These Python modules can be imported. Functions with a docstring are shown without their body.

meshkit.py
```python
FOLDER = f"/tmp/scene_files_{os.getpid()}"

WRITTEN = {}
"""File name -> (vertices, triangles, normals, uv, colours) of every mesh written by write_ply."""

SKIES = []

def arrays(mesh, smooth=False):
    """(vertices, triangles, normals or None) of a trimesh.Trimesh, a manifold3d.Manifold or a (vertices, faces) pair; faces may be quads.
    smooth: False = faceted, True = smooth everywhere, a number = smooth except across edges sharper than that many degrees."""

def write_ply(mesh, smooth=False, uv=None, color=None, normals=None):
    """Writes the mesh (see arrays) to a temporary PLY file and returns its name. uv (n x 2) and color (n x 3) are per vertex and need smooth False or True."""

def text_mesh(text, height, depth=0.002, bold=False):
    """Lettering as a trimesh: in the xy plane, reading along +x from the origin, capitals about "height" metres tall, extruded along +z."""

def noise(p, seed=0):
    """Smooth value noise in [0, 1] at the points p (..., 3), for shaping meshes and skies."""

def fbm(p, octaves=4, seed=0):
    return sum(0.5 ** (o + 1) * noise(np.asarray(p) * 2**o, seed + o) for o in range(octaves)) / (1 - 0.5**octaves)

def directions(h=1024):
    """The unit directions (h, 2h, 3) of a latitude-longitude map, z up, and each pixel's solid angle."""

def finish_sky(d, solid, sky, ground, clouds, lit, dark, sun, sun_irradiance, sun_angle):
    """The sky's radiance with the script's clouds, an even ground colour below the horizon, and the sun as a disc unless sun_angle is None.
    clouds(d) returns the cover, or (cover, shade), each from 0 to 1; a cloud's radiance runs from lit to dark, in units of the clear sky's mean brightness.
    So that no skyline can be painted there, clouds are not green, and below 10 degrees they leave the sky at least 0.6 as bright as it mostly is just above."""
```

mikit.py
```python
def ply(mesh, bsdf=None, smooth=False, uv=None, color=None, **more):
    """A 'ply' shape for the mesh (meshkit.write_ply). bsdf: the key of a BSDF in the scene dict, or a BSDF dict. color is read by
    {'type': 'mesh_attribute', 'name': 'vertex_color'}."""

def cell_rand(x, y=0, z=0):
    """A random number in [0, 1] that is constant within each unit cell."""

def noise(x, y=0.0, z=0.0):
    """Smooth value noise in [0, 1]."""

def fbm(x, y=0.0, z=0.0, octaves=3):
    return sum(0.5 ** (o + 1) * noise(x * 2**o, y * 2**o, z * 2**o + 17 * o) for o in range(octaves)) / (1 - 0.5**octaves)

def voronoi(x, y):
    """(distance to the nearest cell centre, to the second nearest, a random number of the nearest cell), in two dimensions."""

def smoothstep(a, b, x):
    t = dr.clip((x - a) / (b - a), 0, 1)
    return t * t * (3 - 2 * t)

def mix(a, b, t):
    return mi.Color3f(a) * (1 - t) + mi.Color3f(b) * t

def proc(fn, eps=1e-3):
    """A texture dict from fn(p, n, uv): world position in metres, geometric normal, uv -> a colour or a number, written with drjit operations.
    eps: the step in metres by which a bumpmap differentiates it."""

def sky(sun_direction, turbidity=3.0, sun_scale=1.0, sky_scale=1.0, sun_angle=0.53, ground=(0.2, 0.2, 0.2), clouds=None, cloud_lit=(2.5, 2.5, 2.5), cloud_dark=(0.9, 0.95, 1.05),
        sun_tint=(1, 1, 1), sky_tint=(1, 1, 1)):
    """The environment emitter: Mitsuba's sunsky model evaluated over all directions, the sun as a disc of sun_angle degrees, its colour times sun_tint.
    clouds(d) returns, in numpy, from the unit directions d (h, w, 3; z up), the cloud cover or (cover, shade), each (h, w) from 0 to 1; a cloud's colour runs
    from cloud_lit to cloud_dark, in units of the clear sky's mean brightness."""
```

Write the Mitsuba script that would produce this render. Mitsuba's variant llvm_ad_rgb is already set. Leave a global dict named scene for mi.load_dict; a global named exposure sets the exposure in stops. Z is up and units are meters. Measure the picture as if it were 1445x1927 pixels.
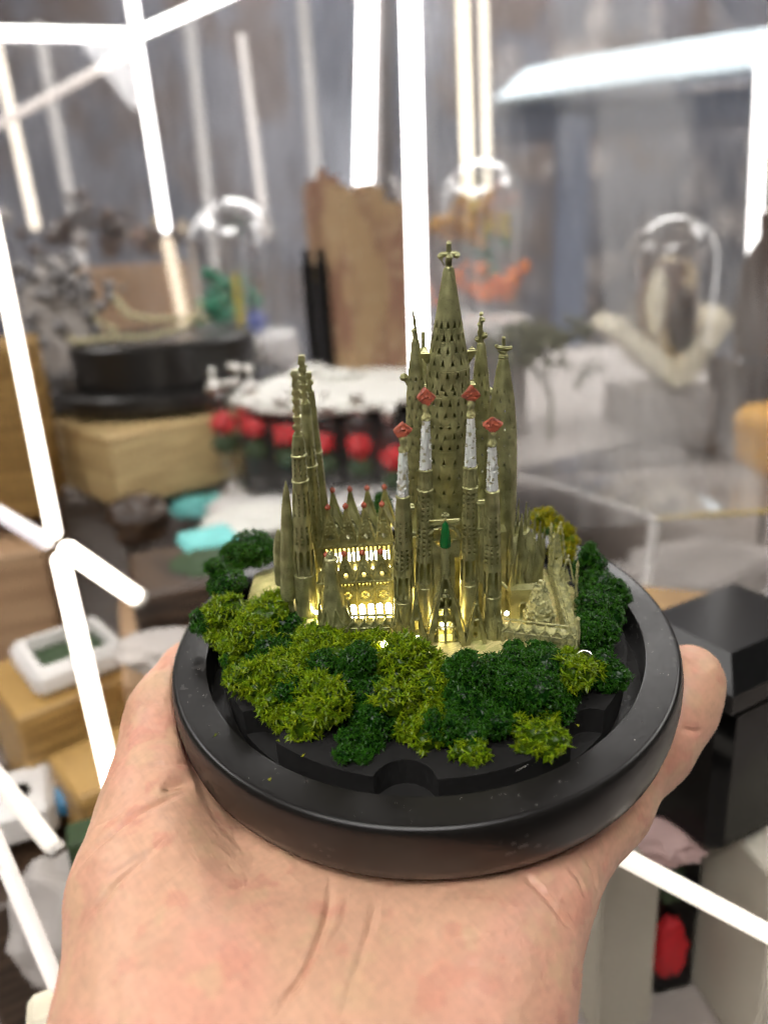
import math, random
import numpy as np, trimesh, drjit as dr, mitsuba as mi
import manifold3d as m3
from manifold3d import Manifold as MF, CrossSection as CS
import mikit, meshkit
from mikit import ply, proc, noise, fbm, voronoi, smoothstep, mix

scene, labels = {}, {}
T = mi.ScalarTransform4f

# ------------------------------------------------------------------ camera
EYE = [-0.0069, -0.1558, 0.0832]
FWD = np.array([0.0, 0.9435, -0.3314])
UPV = np.array([0.0622, 0.3307, 0.9417])
scene['camera'] = {'type': 'thinlens', 'fov': 52.77, 'fov_axis': 'x', 'aperture_radius': 0.0016, 'focus_distance': 0.153,
                   'near_clip': 0.005, 'far_clip': 20.0,
                   'to_world': T().look_at(origin=EYE, target=(np.array(EYE) + FWD).tolist(), up=UPV.tolist())}
exposure = 0.0

# ------------------------------------------------------------------ materials
def rgb(c): return {'type': 'rgb', 'value': list(map(float, c))}
def pr(c, r=0.5, **k):
    return {'type': 'twosided', 'b': {'type': 'principled', 'base_color': c if isinstance(c, dict) else rgb(c), 'roughness': r, **k}}
def mat(name, d): scene['mat_' + name] = d; return name
def bump(inner, fn, scale, eps=1e-4):
    return {'type': 'twosided', 'b': {'type': 'bumpmap', 't': proc(fn, eps), 'scale': float(scale), 'i': inner}}
def P(c, r=0.5, **k): return {'type': 'principled', 'base_color': c if isinstance(c, dict) else rgb(c), 'roughness': r, **k}

# the dish is held a little tilted towards the viewer: local frame of the dish (millimetres) -> world (metres)
D = np.array([[1.0, 0.0, 0.0001], [0.0, 0.9904, -0.1382], [-0.0001, 0.1382, 0.9904]])
NW = D[:, 2]

def bronze_fn(p, n, uv):
    a = fbm(p.x * 2600, p.y * 2600, p.z * 2600, 3)
    b = fbm(p.x * 420 + 7, p.y * 420, p.z * 420, 2)
    c = mix((0.235, 0.232, 0.100), (0.40, 0.395, 0.19), smoothstep(0.25, 0.75, b))
    return mix(c, (0.16, 0.15, 0.07), smoothstep(0.55, 0.75, a) * 0.3)
def layer_fn(p, n, uv):
    z = p.x * NW[0] + p.y * NW[1] + p.z * NW[2]
    l = dr.sin(z * (2 * math.pi / 0.00042) + 2.0 * noise(p.x * 900, p.y * 900, p.z * 300))
    return 0.5 * l + 2.2 * fbm(p.x * 2300, p.y * 2300, p.z * 2300, 2)
mat('bronze', bump(P(proc(bronze_fn), 0.34, metallic=0.6, specular=0.5), layer_fn, 0.00003, 3e-5))
def white_fn(p, n, uv):
    return mix((0.66, 0.68, 0.64), (0.33, 0.31, 0.2), smoothstep(0.58, 0.72, fbm(p.x * 1500, p.y * 1500, p.z * 1500, 2)))
mat('white_paint', bump(P(proc(white_fn), 0.45), lambda p, n, uv: noise(p.x * 2500, p.y * 2500, p.z * 2500), 0.00015, 3e-5))
def red_fn(p, n, uv):
    return mix((0.36, 0.085, 0.045), (0.22, 0.06, 0.04), smoothstep(0.45, 0.7, fbm(p.x * 1700, p.y * 1700, p.z * 1700, 2)))
mat('red_paint', bump(P(proc(red_fn), 0.45), lambda p, n, uv: noise(p.x * 2500, p.y * 2500, p.z * 2500), 0.00015, 3e-5))
mat('green_paint', pr((0.008, 0.105, 0.022), 0.35))
def pale_fn(p, n, uv):
    return mix((0.42, 0.40, 0.18), (0.24, 0.24, 0.11), smoothstep(0.4, 0.65, fbm(p.x * 900, p.y * 900, p.z * 900, 3)))
mat('pale_resin', bump(P(proc(pale_fn), 0.4, metallic=0.1), lambda p, n, uv: noise(p.x * 2000, p.y * 2000, p.z * 2000), 0.0001, 3e-5))
def ground_fn(p, n, uv):
    w = 0.0012 * (fbm(p.x * 300, p.y * 300 + 4, p.z * 300, 2) - 0.5)
    u, v = (p.x + w) * 0.86 + (p.y - w) * 0.5, (p.y + w) * 0.86 - (p.x - w) * 0.5
    f = fbm(u * 330 + 3, v * 2300, p.z * 600, 3)
    g = fbm(p.x * 420, p.y * 420, p.z * 420, 3)
    return mix(mix((0.52, 0.45, 0.20), (0.37, 0.35, 0.13), smoothstep(0.42, 0.62, f)), (0.30, 0.32, 0.09), smoothstep(0.5, 0.7, g) * 0.7)
mat('sand_turf', bump(P(proc(ground_fn), 0.7), lambda p, n, uv: fbm(p.x * 500, p.y * 2600, p.z * 1200, 2), 0.0003, 5e-5))
def black_fn(p, n, uv):
    s = smoothstep(0.75, 0.82, noise(p.x * 900, p.y * 900, p.z * 900)) * smoothstep(0.62, 0.72, fbm(p.x * 70, p.y * 70, p.z * 70, 2))
    return mix((0.010, 0.0092, 0.0085), (0.045, 0.042, 0.040), s)
def black_rough(p, n, uv):
    return 0.28 + 0.12 * smoothstep(0.35, 0.7, fbm(p.x * 60, p.y * 60, p.z * 60, 3))
mat('black_lacquer', bump(P(proc(black_fn), proc(black_rough), specular=0.4), lambda p, n, uv: fbm(p.x * 1500, p.y * 1500, p.z * 1500, 2), 0.000012, 5e-5))
mat('black_foam', bump(P((0.010, 0.0095, 0.009), 0.75, specular=0.3), lambda p, n, uv: noise(p.x * 4200, p.y * 4200, p.z * 4200), 0.00025, 5e-5))
mat('moss_light', pr({'type': 'mesh_attribute', 'name': 'vertex_color'}, 0.32, specular=0.22))
mat('steel', pr((0.72, 0.7, 0.66), 0.2, metallic=1.0))
mat('dust', pr((0.6, 0.58, 0.5), 0.6))

def skin_fn(p, n, uv):
    x, y, z = p.x, p.y, p.z
    big = fbm(x * 55 + 3, y * 55, z * 55, 3)
    med = fbm(x * 190, y * 190 + 5, z * 190, 3)
    fine = fbm(x * 900, y * 900, z * 900, 2)
    c = mix((0.565, 0.325, 0.212), (0.590, 0.290, 0.205), smoothstep(0.38, 0.62, big) * 0.7)
    c = mix(c, (0.55, 0.365, 0.215), smoothstep(0.52, 0.72, med) * 0.5)
    c = mix(c, (0.52, 0.215, 0.15), smoothstep(0.55, 0.72, fbm(x * 200 + 11, y * 200, z * 200, 3)) * 0.5)
    c = mix(c, (0.43, 0.29, 0.18), smoothstep(0.56, 0.74, fbm(x * 110 + 31, y * 110, z * 110, 3)) * 0.3)
    q, r = x * 0.8 + y * 0.6, x * -0.6 + y * 0.8
    w = 0.0012 * fbm(x * 200, y * 200, z * 200, 2)
    fl = noise((q + w) * 2300, (r - w) * 340, z * 340) * 0.6 + noise((r + w) * 2000, (q - w) * 380, z * 380) * 0.4
    return c * (0.85 + 0.18 * fine + 0.12 * fl)
def skin_bump(p, n, uv):
    q = p.x * 0.8 + p.y * 0.6
    r = p.x * -0.6 + p.y * 0.8
    w = 0.004 * fbm(p.x * 150, p.y * 150, p.z * 150, 2)
    lines = noise((q + w) * 2100, (r + w) * 420, p.z * 420) + 0.7 * noise((r + w) * 1700, (q + w) * 500, p.z * 500)
    return lines + 0.6 * noise(p.x * 3300, p.y * 3300, p.z * 3300)
mat('skin', bump(P(proc(skin_fn), 0.42, specular=0.45), skin_bump, 0.00012, 6e-5))

mat('glass_pane', {'type': 'thindielectric', 'int_ior': 1.5})
mat('clear_plastic', {'type': 'dielectric', 'int_ior': 1.45})
def smear_fn(p, n, uv):
    return 0.05 + 0.24 * smoothstep(0.38, 0.72, fbm(p.x * 60, p.z * 9, p.y * 20, 4))
def haze_fn(p, n, uv):
    return 0.05 + 0.11 * smoothstep(0.35, 0.75, fbm(p.x * 50, p.z * 8, p.y * 30, 4))
mat('hazy_pane', {'type': 'blendbsdf', 'weight': proc(haze_fn), 'a': {'type': 'thindielectric', 'int_ior': 1.5},
                  'b': {'type': 'principledthin', 'base_color': rgb((0.82, 0.86, 0.95)), 'roughness': 0.6, 'diff_trans': 1.2}})
mat('dusty_pane', {'type': 'blendbsdf', 'weight': proc(smear_fn), 'a': {'type': 'thindielectric', 'int_ior': 1.5},
                   'b': {'type': 'principledthin', 'base_color': rgb((0.9, 0.9, 0.9)), 'roughness': 0.6, 'diff_trans': 1.2}})

def wood_fn(c0, c1, s=1.0):
    def f(p, n, uv):
        g = fbm(p.x * 40 * s + p.y * 25 * s, p.y * 20 * s, p.z * 420 * s, 3)
        return mix(c0, c1, smoothstep(0.3, 0.7, g))
    return f
mat('pale_wood', pr(proc(wood_fn((0.52, 0.40, 0.20), (0.40, 0.28, 0.13))), 0.5))
mat('gold_wood', pr(proc(wood_fn((0.36, 0.22, 0.07), (0.22, 0.12, 0.035))), 0.45))
mat('dark_wood', pr(proc(wood_fn((0.06, 0.035, 0.02), (0.025, 0.015, 0.01))), 0.4))
mat('brown_card', pr(proc(wood_fn((0.40, 0.26, 0.15), (0.33, 0.20, 0.11), 0.4)), 0.7))
def stone_fn(p, n, uv):
    a = fbm(p.x * 45, p.y * 45, p.z * 18, 3)
    b = fbm(p.x * 160, p.y * 160, p.z * 160, 2)
    return mix(mix((0.36, 0.24, 0.13), (0.25, 0.13, 0.085), smoothstep(0.4, 0.6, a)), (0.42, 0.32, 0.2), smoothstep(0.55, 0.75, b) * 0.5)
mat('brown_stone', pr(proc(stone_fn), 0.7))
mat('snow_white', pr((0.64, 0.63, 0.58), 0.6))
mat('matte_black', pr((0.012, 0.011, 0.010), 0.35))
mat('gloss_black', pr((0.003, 0.003, 0.003), 0.1, specular=0.14))
mat('smoke_black', pr((0.008, 0.008, 0.008), 0.18, specular=0.22))
mat('red_flower', pr((0.45, 0.010, 0.016), 0.6))
mat('bead_glass', pr((0.20, 0.19, 0.19), 0.12, metallic=0.5))
mat('dark_green', pr((0.02, 0.045, 0.012), 0.6))
mat('teal', pr((0.16, 0.52, 0.50), 0.5))
mat('blue', pr((0.03, 0.14, 0.26), 0.5))
mat('cobalt', pr((0.03, 0.06, 0.30), 0.4))
mat('leaf_green', pr((0.03, 0.22, 0.12), 0.5))
mat('yellow', pr((0.55, 0.42, 0.02), 0.5))
mat('amber', pr((0.52, 0.26, 0.02), 0.5))
mat('orange_flower', pr((0.85, 0.22, 0.03), 0.5))
mat('peach', pr((0.50, 0.34, 0.32), 0.6))
mat('cream', pr((0.72, 0.66, 0.50), 0.5))
mat('carton', pr((0.48, 0.45, 0.37), 0.6))
mat('white_plastic', pr((0.62, 0.60, 0.58), 0.4))
mat('driftwood', pr((0.50, 0.45, 0.27), 0.6))
mat('twig', pr((0.16, 0.16, 0.10), 0.7))
mat('grey_cloth', pr((0.36, 0.33, 0.31), 0.8))
mat('bronze_dark', pr((0.07, 0.04, 0.025), 0.2, metallic=0.4))
mat('sepia', pr(proc(lambda p, n, uv: mix((0.50, 0.40, 0.24), (0.12, 0.06, 0.035), smoothstep(0.4, 0.6, fbm(p.x * 60, p.y * 60, p.z * 40, 2)))), 0.5))
mat('slate_post', pr((0.24, 0.28, 0.38), 0.6))
mat('pale_canvas', pr((0.70, 0.84, 0.92), 0.5))
mat('clear_cap', pr((0.62, 0.60, 0.57), 0.25))
mat('gold_edge', pr((0.5, 0.38, 0.12), 0.3, metallic=0.7))
def wall_fn(p, n, uv):
    a = fbm(p.x * 4 + 3, p.z * 3, 0.5, 4)
    b = fbm(p.x * 9, p.z * 7 + 9, 2.5, 3)
    c = mix((0.10, 0.105, 0.130), (0.24, 0.24, 0.27), smoothstep(0.3, 0.7, a))
    c = mix(c, (0.15, 0.105, 0.08), smoothstep(0.45, 0.65, b) * 0.7)
    return mix(c, (0.42, 0.38, 0.36), smoothstep(0.52, 0.72, fbm(p.x * 16 + 40, p.z * 14, 7.7, 3)) * smoothstep(0.1, 0.5, p.x) * 0.8)
mat('mottled_wall', pr(proc(wall_fn), 0.8))
def table_fn(p, n, uv):
    a = fbm(p.x * 14, p.y * 14, 0.3, 3)
    return mix((0.24, 0.20, 0.17), (0.40, 0.36, 0.33), smoothstep(0.35, 0.65, a))
mat('table_top', pr(proc(table_fn), 0.5))

# ------------------------------------------------------------------ helpers
used = {}
def num(name):
    k = used.get(name, -1) + 1; used[name] = k
    return name if k == 0 else f'{name}_{k:03d}'
def VF(m):
    if hasattr(m, 'to_mesh'):
        q = m.to_mesh(); return np.array(q.vert_properties[:, :3], float), np.array(q.tri_verts, int)
    if isinstance(m, (tuple, list)): return np.asarray(m[0], float), np.asarray(m[1], int)
    return np.array(m.vertices), np.array(m.faces)
def L2W(v): return (np.asarray(v, float) * 0.001) @ D.T
def add(name, mesh, bsdf, parent=None, smooth=35, local=False, color=None, emit=None):
    key = num((parent + '__' if parent else '') + name)
    v, f = VF(mesh)
    if local: v = L2W(v)
    d = ply((v, f), 'mat_' + bsdf, smooth=smooth, color=color)
    if emit is not None: d['emitter'] = {'type': 'area', 'radiance': rgb(emit)}
    scene[key] = d
    return key
def tag(key, label=None, cat=None, group=None, kind=None):
    labels[key] = {k: x for k, x in dict(label=label, category=cat, group=group, kind=kind).items() if x}
    return key
def thing(name, label, cat, group=None): return tag(num(name), label, cat, group)

def cat(*ms):
    vs, fs, o = [], [], 0
    for m in ms:
        v, f = VF(m); vs.append(v); fs.append(f + o); o += len(v)
    return np.vstack(vs), np.vstack(fs)
def rev(prof, seg=28):
    p = [(0, prof[0][1])] + list(prof) + [(0, prof[-1][1])]
    return MF.revolve(CS([np.array(p, float)]), seg)
def moved(m, x=0, y=0, z=0): return m.translate([x, y, z])
def lean(m, x0, y0, z0, sx=0.0, sy=0.0):
    return m.transform(np.array([[1, 0, sx, x0 - sx * z0], [0, 1, sy, y0 - sy * z0], [0, 0, 1, 0.0]]))
def cube(cx, cy, cz, sx, sy, sz): return MF.cube([sx, sy, sz], True).translate([cx, cy, cz])
def union(ms): return MF.batch_boolean(list(ms), m3.OpType.Add)
def ball(r, x=0, y=0, z=0, seg=12): return MF.sphere(r, seg).translate([x, y, z])
def prism(pts, y, th):
    """polygon in x-z, extruded along y around y."""
    c = CS([np.array(pts, float)])
    if c.area() < 0: c = CS([np.array(pts[::-1], float)])
    m = MF.extrude(c, th)               # x, y->z
    return m.transform(np.array([[1, 0, 0, 0], [0, 0, -1, y + th / 2], [0, 1, 0, 0.0]]))
def bar(a, b, r, seg=8):
    a, b = np.array(a, float), np.array(b, float); d = b - a; L = np.linalg.norm(d); d /= L
    x = np.cross(d, [0, 0, 1] if abs(d[2]) < 0.9 else [1, 0, 0]); x /= np.linalg.norm(x); y = np.cross(d, x)
    return MF.cylinder(L, r, -1, seg).transform(np.array(np.column_stack([x, y, d, a])))
def boxm(c, s, rz=0.0, bev=0.0):
    c = np.array(c, float)
    if bev:
        h = [max(q / 2 - bev, 1e-5) for q in s]
        m = MF.hull_points(np.array([[sx * (h[0] + (bev if k == 0 else 0)), sy * (h[1] + (bev if k == 1 else 0)), sz * (h[2] + (bev if k == 2 else 0))]
                                     for sx in (-1, 1) for sy in (-1, 1) for sz in (-1, 1) for k in range(3)]))
    else: m = MF.cube(list(map(float, s)), True)
    return m.rotate([0, 0, rz]).translate(c.tolist())
def tube(points, radii, sides=10):
    """closed round tube along a polyline"""
    p = np.asarray(points, float); r = np.broadcast_to(radii, (len(p),)); t = np.gradient(p, axis=0)
    t /= np.linalg.norm(t, axis=1, keepdims=True) + 1e-12
    a = np.cross(t, [0.123, 0.31, 0.94]); a /= np.linalg.norm(a, axis=1, keepdims=True) + 1e-12; b = np.cross(t, a)
    ang = np.arange(sides) * 2 * np.pi / sides
    v = (p[:, None] + r[:, None, None] * (np.cos(ang)[None, :, None] * a[:, None] + np.sin(ang)[None, :, None] * b[:, None])).reshape(-1, 3)
    f = []
    for i in range(len(p) - 1):
        for j in range(sides):
            q = [i * sides + j, i * sides + (j + 1) % sides, (i + 1) * sides + (j + 1) % sides, (i + 1) * sides + j]
            f += [[q[0], q[1], q[2]], [q[0], q[2], q[3]]]
    n = len(v); v = np.vstack([v, p[:1], p[-1:]])
    for j in range(sides):
        f.append([n, (j + 1) % sides, j]); k = (len(p) - 1) * sides; f.append([n + 1, k + j, k + (j + 1) % sides])
    return v, np.array(f)
def lathe(prof, seg=48):
    """open sheet of revolution (for thin glass)"""
    pr_ = np.array(prof, float); a = np.arange(seg) * 2 * np.pi / seg
    v = np.stack([pr_[:, :1] * np.cos(a), pr_[:, :1] * np.sin(a), np.repeat(pr_[:, 1:], seg, 1)], -1).reshape(-1, 3)
    f = []
    for i in range(len(pr_) - 1):
        for j in range(seg):
            q = [i * seg + j, i * seg + (j + 1) % seg, (i + 1) * seg + (j + 1) % seg, (i + 1) * seg + j]
            f += [[q[0], q[1], q[2]], [q[0], q[2], q[3]]]
    return v, np.array(f)
def off(m, c):
    v, f = VF(m); return v + np.array(c, float), f
def lumpy(r, c, s=(1, 1, 1), amp=0.25, freq=2.0, sub=3, seed=0):
    m = trimesh.creation.icosphere(subdivisions=sub); v = np.array(m.vertices)
    n = meshkit.fbm(v * freq + seed * 7.3, 3) if hasattr(meshkit, 'fbm') else meshkit.noise(v * freq + seed * 7.3)
    return v * (1 + amp * 2 * (n[:, None] - 0.5)) * r * np.array(s) + np.array(c), np.array(m.faces)
def quad(a, b, c, d): return np.array([a, b, c, d], float), np.array([[0, 1, 2], [0, 2, 3]])

# ------------------------------------------------------------------ lamps of the place
WARM, WHITE = np.array([1.0, 0.90, 0.76]), np.array([1.0, 0.97, 0.94])
def lamp_panel(c, s, L, label):
    k = thing('ceiling_lamp', label, 'ceiling lamp')
    add('housing', boxm((c[0], c[1], c[2] + 0.02), (s[0] + 0.03, s[1] + 0.03, 0.03), 0, 0.004), 'white_plastic', k, smooth=False)
    add('diffuser', boxm((c[0], c[1], c[2]), (s[0], s[1], 0.006)), 'white_plastic', k, smooth=False, emit=L)
lamp_panel((-0.20, -0.62, 0.80), (0.8, 0.6), WHITE * 10.5, 'square white ceiling lamp in front of the case')
lamp_panel((0.25, 1.35, 1.10), (1.3, 0.5), WHITE * 11, 'long white ceiling lamp along the far wall')
lamp_panel((-0.95, 0.30, 0.85), (0.5, 0.7), WHITE * 7.5, 'white ceiling lamp left of the shelf')
lamp_panel((1.00, 0.40, 0.90), (0.5, 0.7), WHITE * 8, 'white ceiling lamp right of the shelf')

# ------------------------------------------------------------------ setting: wall, table, shelves
tag(add('wall', boxm((0.3, 1.75, 0.2), (6.0, 0.1, 4.0)), 'mottled_wall', smooth=False), kind='structure', label='mottled grey brown wall far behind the shelf')
tag(add('table', boxm((0.0, 0.62, -0.215), (3.0, 1.5, 0.05), 0, 0.003), 'table_top', smooth=False), 'mottled brown grey table top below everything', 'table')
k = thing('display_shelf', 'low clear shelf on short posts that carries the far souvenirs', 'shelf')
add('board', boxm((-0.02, 0.52, -0.052), (0.62, 0.46, 0.010), 0, 0.002), 'grey_cloth', k, smooth=False)
for x, y in ((-0.31, 0.31), (0.27, 0.31), (-0.31, 0.73), (0.27, 0.73)):
    add('post', bar((x, y, -0.1905), (x, y, -0.0575), 0.006), 'white_plastic', k)

# ------------------------------------------------------------------ lit display case: edge bars and panes
def light_bar(key, a, b, r, L, name='light_bar', caps=(False, False)):
    a, b = np.array(a, float), np.array(b, float); n = 9
    d = (b - a); Ln = np.linalg.norm(d); d /= Ln
    s = np.array([0, .12, .35, .7, 1.0]) * r
    ts = np.concatenate([s, [Ln / 2], Ln - s[::-1]])
    rr = np.sqrt(np.maximum(r * r - np.maximum(r - np.minimum(ts, Ln - ts), 0) ** 2, (0.15 * r) ** 2))
    for (e, sg), on in zip(((a, 1), (b, -1)), caps):
        if on: add('end_cap', bar(e - d * sg * r * .3, e + d * sg * r * .5, r * 1.12, 10), 'clear_cap', key)
    return add(name, tube(a + ts[:, None] * d, rr, 10), 'white_plastic', key, smooth=50, emit=L)
case = thing('display_case', 'near glass display case edged with white light bars at left', 'display case')
C0 = np.array([-0.119, 0.092, -0.011])
light_bar(case, (-0.176, 0.226, 0.196), C0 + [-0.001, 0.002, 0.004], 0.0026, WARM * 4.2)
light_bar(case, C0, (-0.092, 0.036, -0.104), 0.0030, WARM * 5.0)
light_bar(case, C0 + [0.001, 0.001, 0.002], (-0.104, 0.118, -0.042), 0.0034, WARM * 5.0, caps=(False, True))
light_bar(case, (-0.215, 0.180, 0.004), C0 + [-0.004, 0.003, 0.002], 0.0030, np.array([0.8, 0.72, 0.85]) * 0.45)
light_bar(case, (-0.138, 0.047, -0.054), (-0.113, 0.034, -0.0855), 0.0027, np.array([1.0, 0.88, 0.74]) * 0.72, caps=(False, True))
light_bar(case, (-0.128, 0.026, -0.045), (-0.0985, -0.006, -0.0955), 0.0022, np.array([1.0, 0.86, 0.76]) * 0.55)
add('pane', quad((-0.176, 0.226, 0.196), C0, (-0.215, 0.180, 0.004), (-0.30, 0.23, 0.2)), 'glass_pane', case, smooth=False)
add('corner_block', boxm((-0.1005, -0.008, -0.1015), (0.012, 0.012, 0.010), 20, 0.002), 'cream', case)

case2 = thing('display_case', 'large far glass display case with a lit top corner at upper left', 'display case')
Ct = np.array([-0.162, 0.480, 0.231])
light_bar(case2, (-0.40, 0.475, 0.247), Ct, 0.0040, WHITE * 6)
light_bar(case2, Ct, (0.05, 0.385, 0.268), 0.0036, WHITE * 6)
light_bar(case2, (-0.168, 0.505, 0.33), Ct + [0, 0.004, 0.006], 0.0036, WHITE * 5)
light_bar(case2, Ct + [0, 0, -0.004], (-0.157, 0.465, 0.098), 0.0036, WHITE * 5)
light_bar(case2, (-0.157, 0.464, 0.095), (-0.146, 0.440, 0.02), 0.0042, np.array([1.0, 0.72, 0.42]) * 0.75)
light_bar(case2, (-0.31, 0.60, 0.262), (-0.285, 0.545, 0.108), 0.0042, np.array([1.0, 0.85, 0.65]) * 1.3)
light_bar(case2, (-0.31, 0.545, 0.185), (-0.17, 0.500, 0.226), 0.0035, np.array([1.0, 0.85, 0.75]) * 0.6)
light_bar(case2, (-0.105, 0.62, 0.26), (-0.095, 0.57, 0.09), 0.004, np.array([1.0, 0.88, 0.8]) * 0.42)
for x0, x1, y, L in ((-0.395, -0.365, .95, .16), (-0.215, -0.205, .98, .2), (-0.065, -0.062, .9, .16)):
    light_bar(case2, (x0, y, 0.36), (x1, y - .08, 0.06), 0.0065, np.array([1.0, 0.92, 0.86]) * L)
add('pane', quad((-0.40, 0.485, 0.247), Ct, (-0.146, 0.445, -0.04), (-0.39, 0.44, -0.04)), 'hazy_pane', case2, smooth=False)
add('pane', quad(Ct, (0.05, 0.385, 0.268), (0.06, 0.34, -0.04), (-0.146, 0.445, -0.04)), 'hazy_pane', case2, smooth=False)

case3 = thing('display_case', 'clear display case on the right behind the model, with two tall light bars', 'display case')
light_bar(case3, (0.0065, 0.455, 0.27), (-0.010, 0.395, 0.085), 0.0064, WHITE * 7)
light_bar(case3, (0.0165, 0.202, 0.20), (0.0085, 0.134, -0.030), 0.0040, WHITE * 7)
light_bar(case3, (0.108, 0.785, 0.36), (0.100, 0.700, 0.10), 0.0056, np.array([1.0, 0.88, 0.62]) * 2.4)
light_bar(case3, (0.135, 0.820, 0.36), (0.125, 0.735, 0.10), 0.0040, np.array([1.0, 0.9, 0.7]) * 1.8)
light_bar(case3, (0.257, 0.412, 0.19), (0.2345, 0.345, 0.002), 0.0042, WHITE * 4)
light_bar(case3, (0.046, 0.003, -0.069), (0.094, -0.007, -0.0965), 0.0025, WARM * 1.05)
add('dark_trim', tube([(0.0195, 0.457, 0.27), (0.004, 0.397, 0.085)], 0.006, 8), 'dark_wood', case3)
add('pane', quad((0.0165, 0.205, 0.21), (0.30, 0.232, 0.21), (0.285, 0.172, -0.036), (0.0085, 0.137, -0.036)), 'dusty_pane', case3, smooth=False)

# bright awning edge and its post beyond the case
k = thing('awning', 'wide bluish white awning on a slate post at upper right, out of focus', 'awning')
add('canopy', MF.hull_points(np.array([(x, 1.195 - x * .08 + dy, .268 + x * .045 + z) for x, h in ((0.205, .006), (0.26, .044), (0.36, .052), (0.95, .066)) for dy, z in ((0, 0), (.05, h), (.10, h), (.11, 0))])), 'pale_canvas', k, smooth=False)
add('fascia', boxm((0.62, 1.275, 0.256), (0.8, 0.10, 0.05), -7, 0.01), 'slate_post', k, smooth=False)
add('post', boxm((0.334, 1.22, 0.03), (0.050, 0.05, 0.44), 0, 0.004), 'slate_post', k, smooth=False)

# ------------------------------------------------------------------ far souvenirs, left
def solid(name, label, c, lab, m, bs, group=None, smooth=35):
    return tag(add(name, m, bs, smooth=smooth), label, c, group)
solid('wooden_block', 'pale wooden block with one corner forward under the big round black base', 'block', None,
      boxm((-0.144, 0.338, -0.0268), (0.135, 0.135, 0.040), 42, 0.0012), 'pale_wood', smooth=False)
k = thing('round_base', 'big two tiered round black base on the pale wooden block', 'base')
add('lower_tier', moved(rev([(0.068, 0), (0.073, 0.006), (0.073, 0.012), (0.071, 0.014)], 64), -0.142, 0.352, -0.0065), 'matte_black', k)
add('upper_tier', moved(rev([(0.057, 0), (0.058, 0.002), (0.058, 0.024), (0.056, 0.026), (0.052, 0.026), (0.051, 0.0245)], 64), -0.142, 0.352, 0.008), 'matte_black', k)
k = thing('driftwood', 'bleached curved driftwood twigs on the big round black base', 'driftwood')
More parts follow.
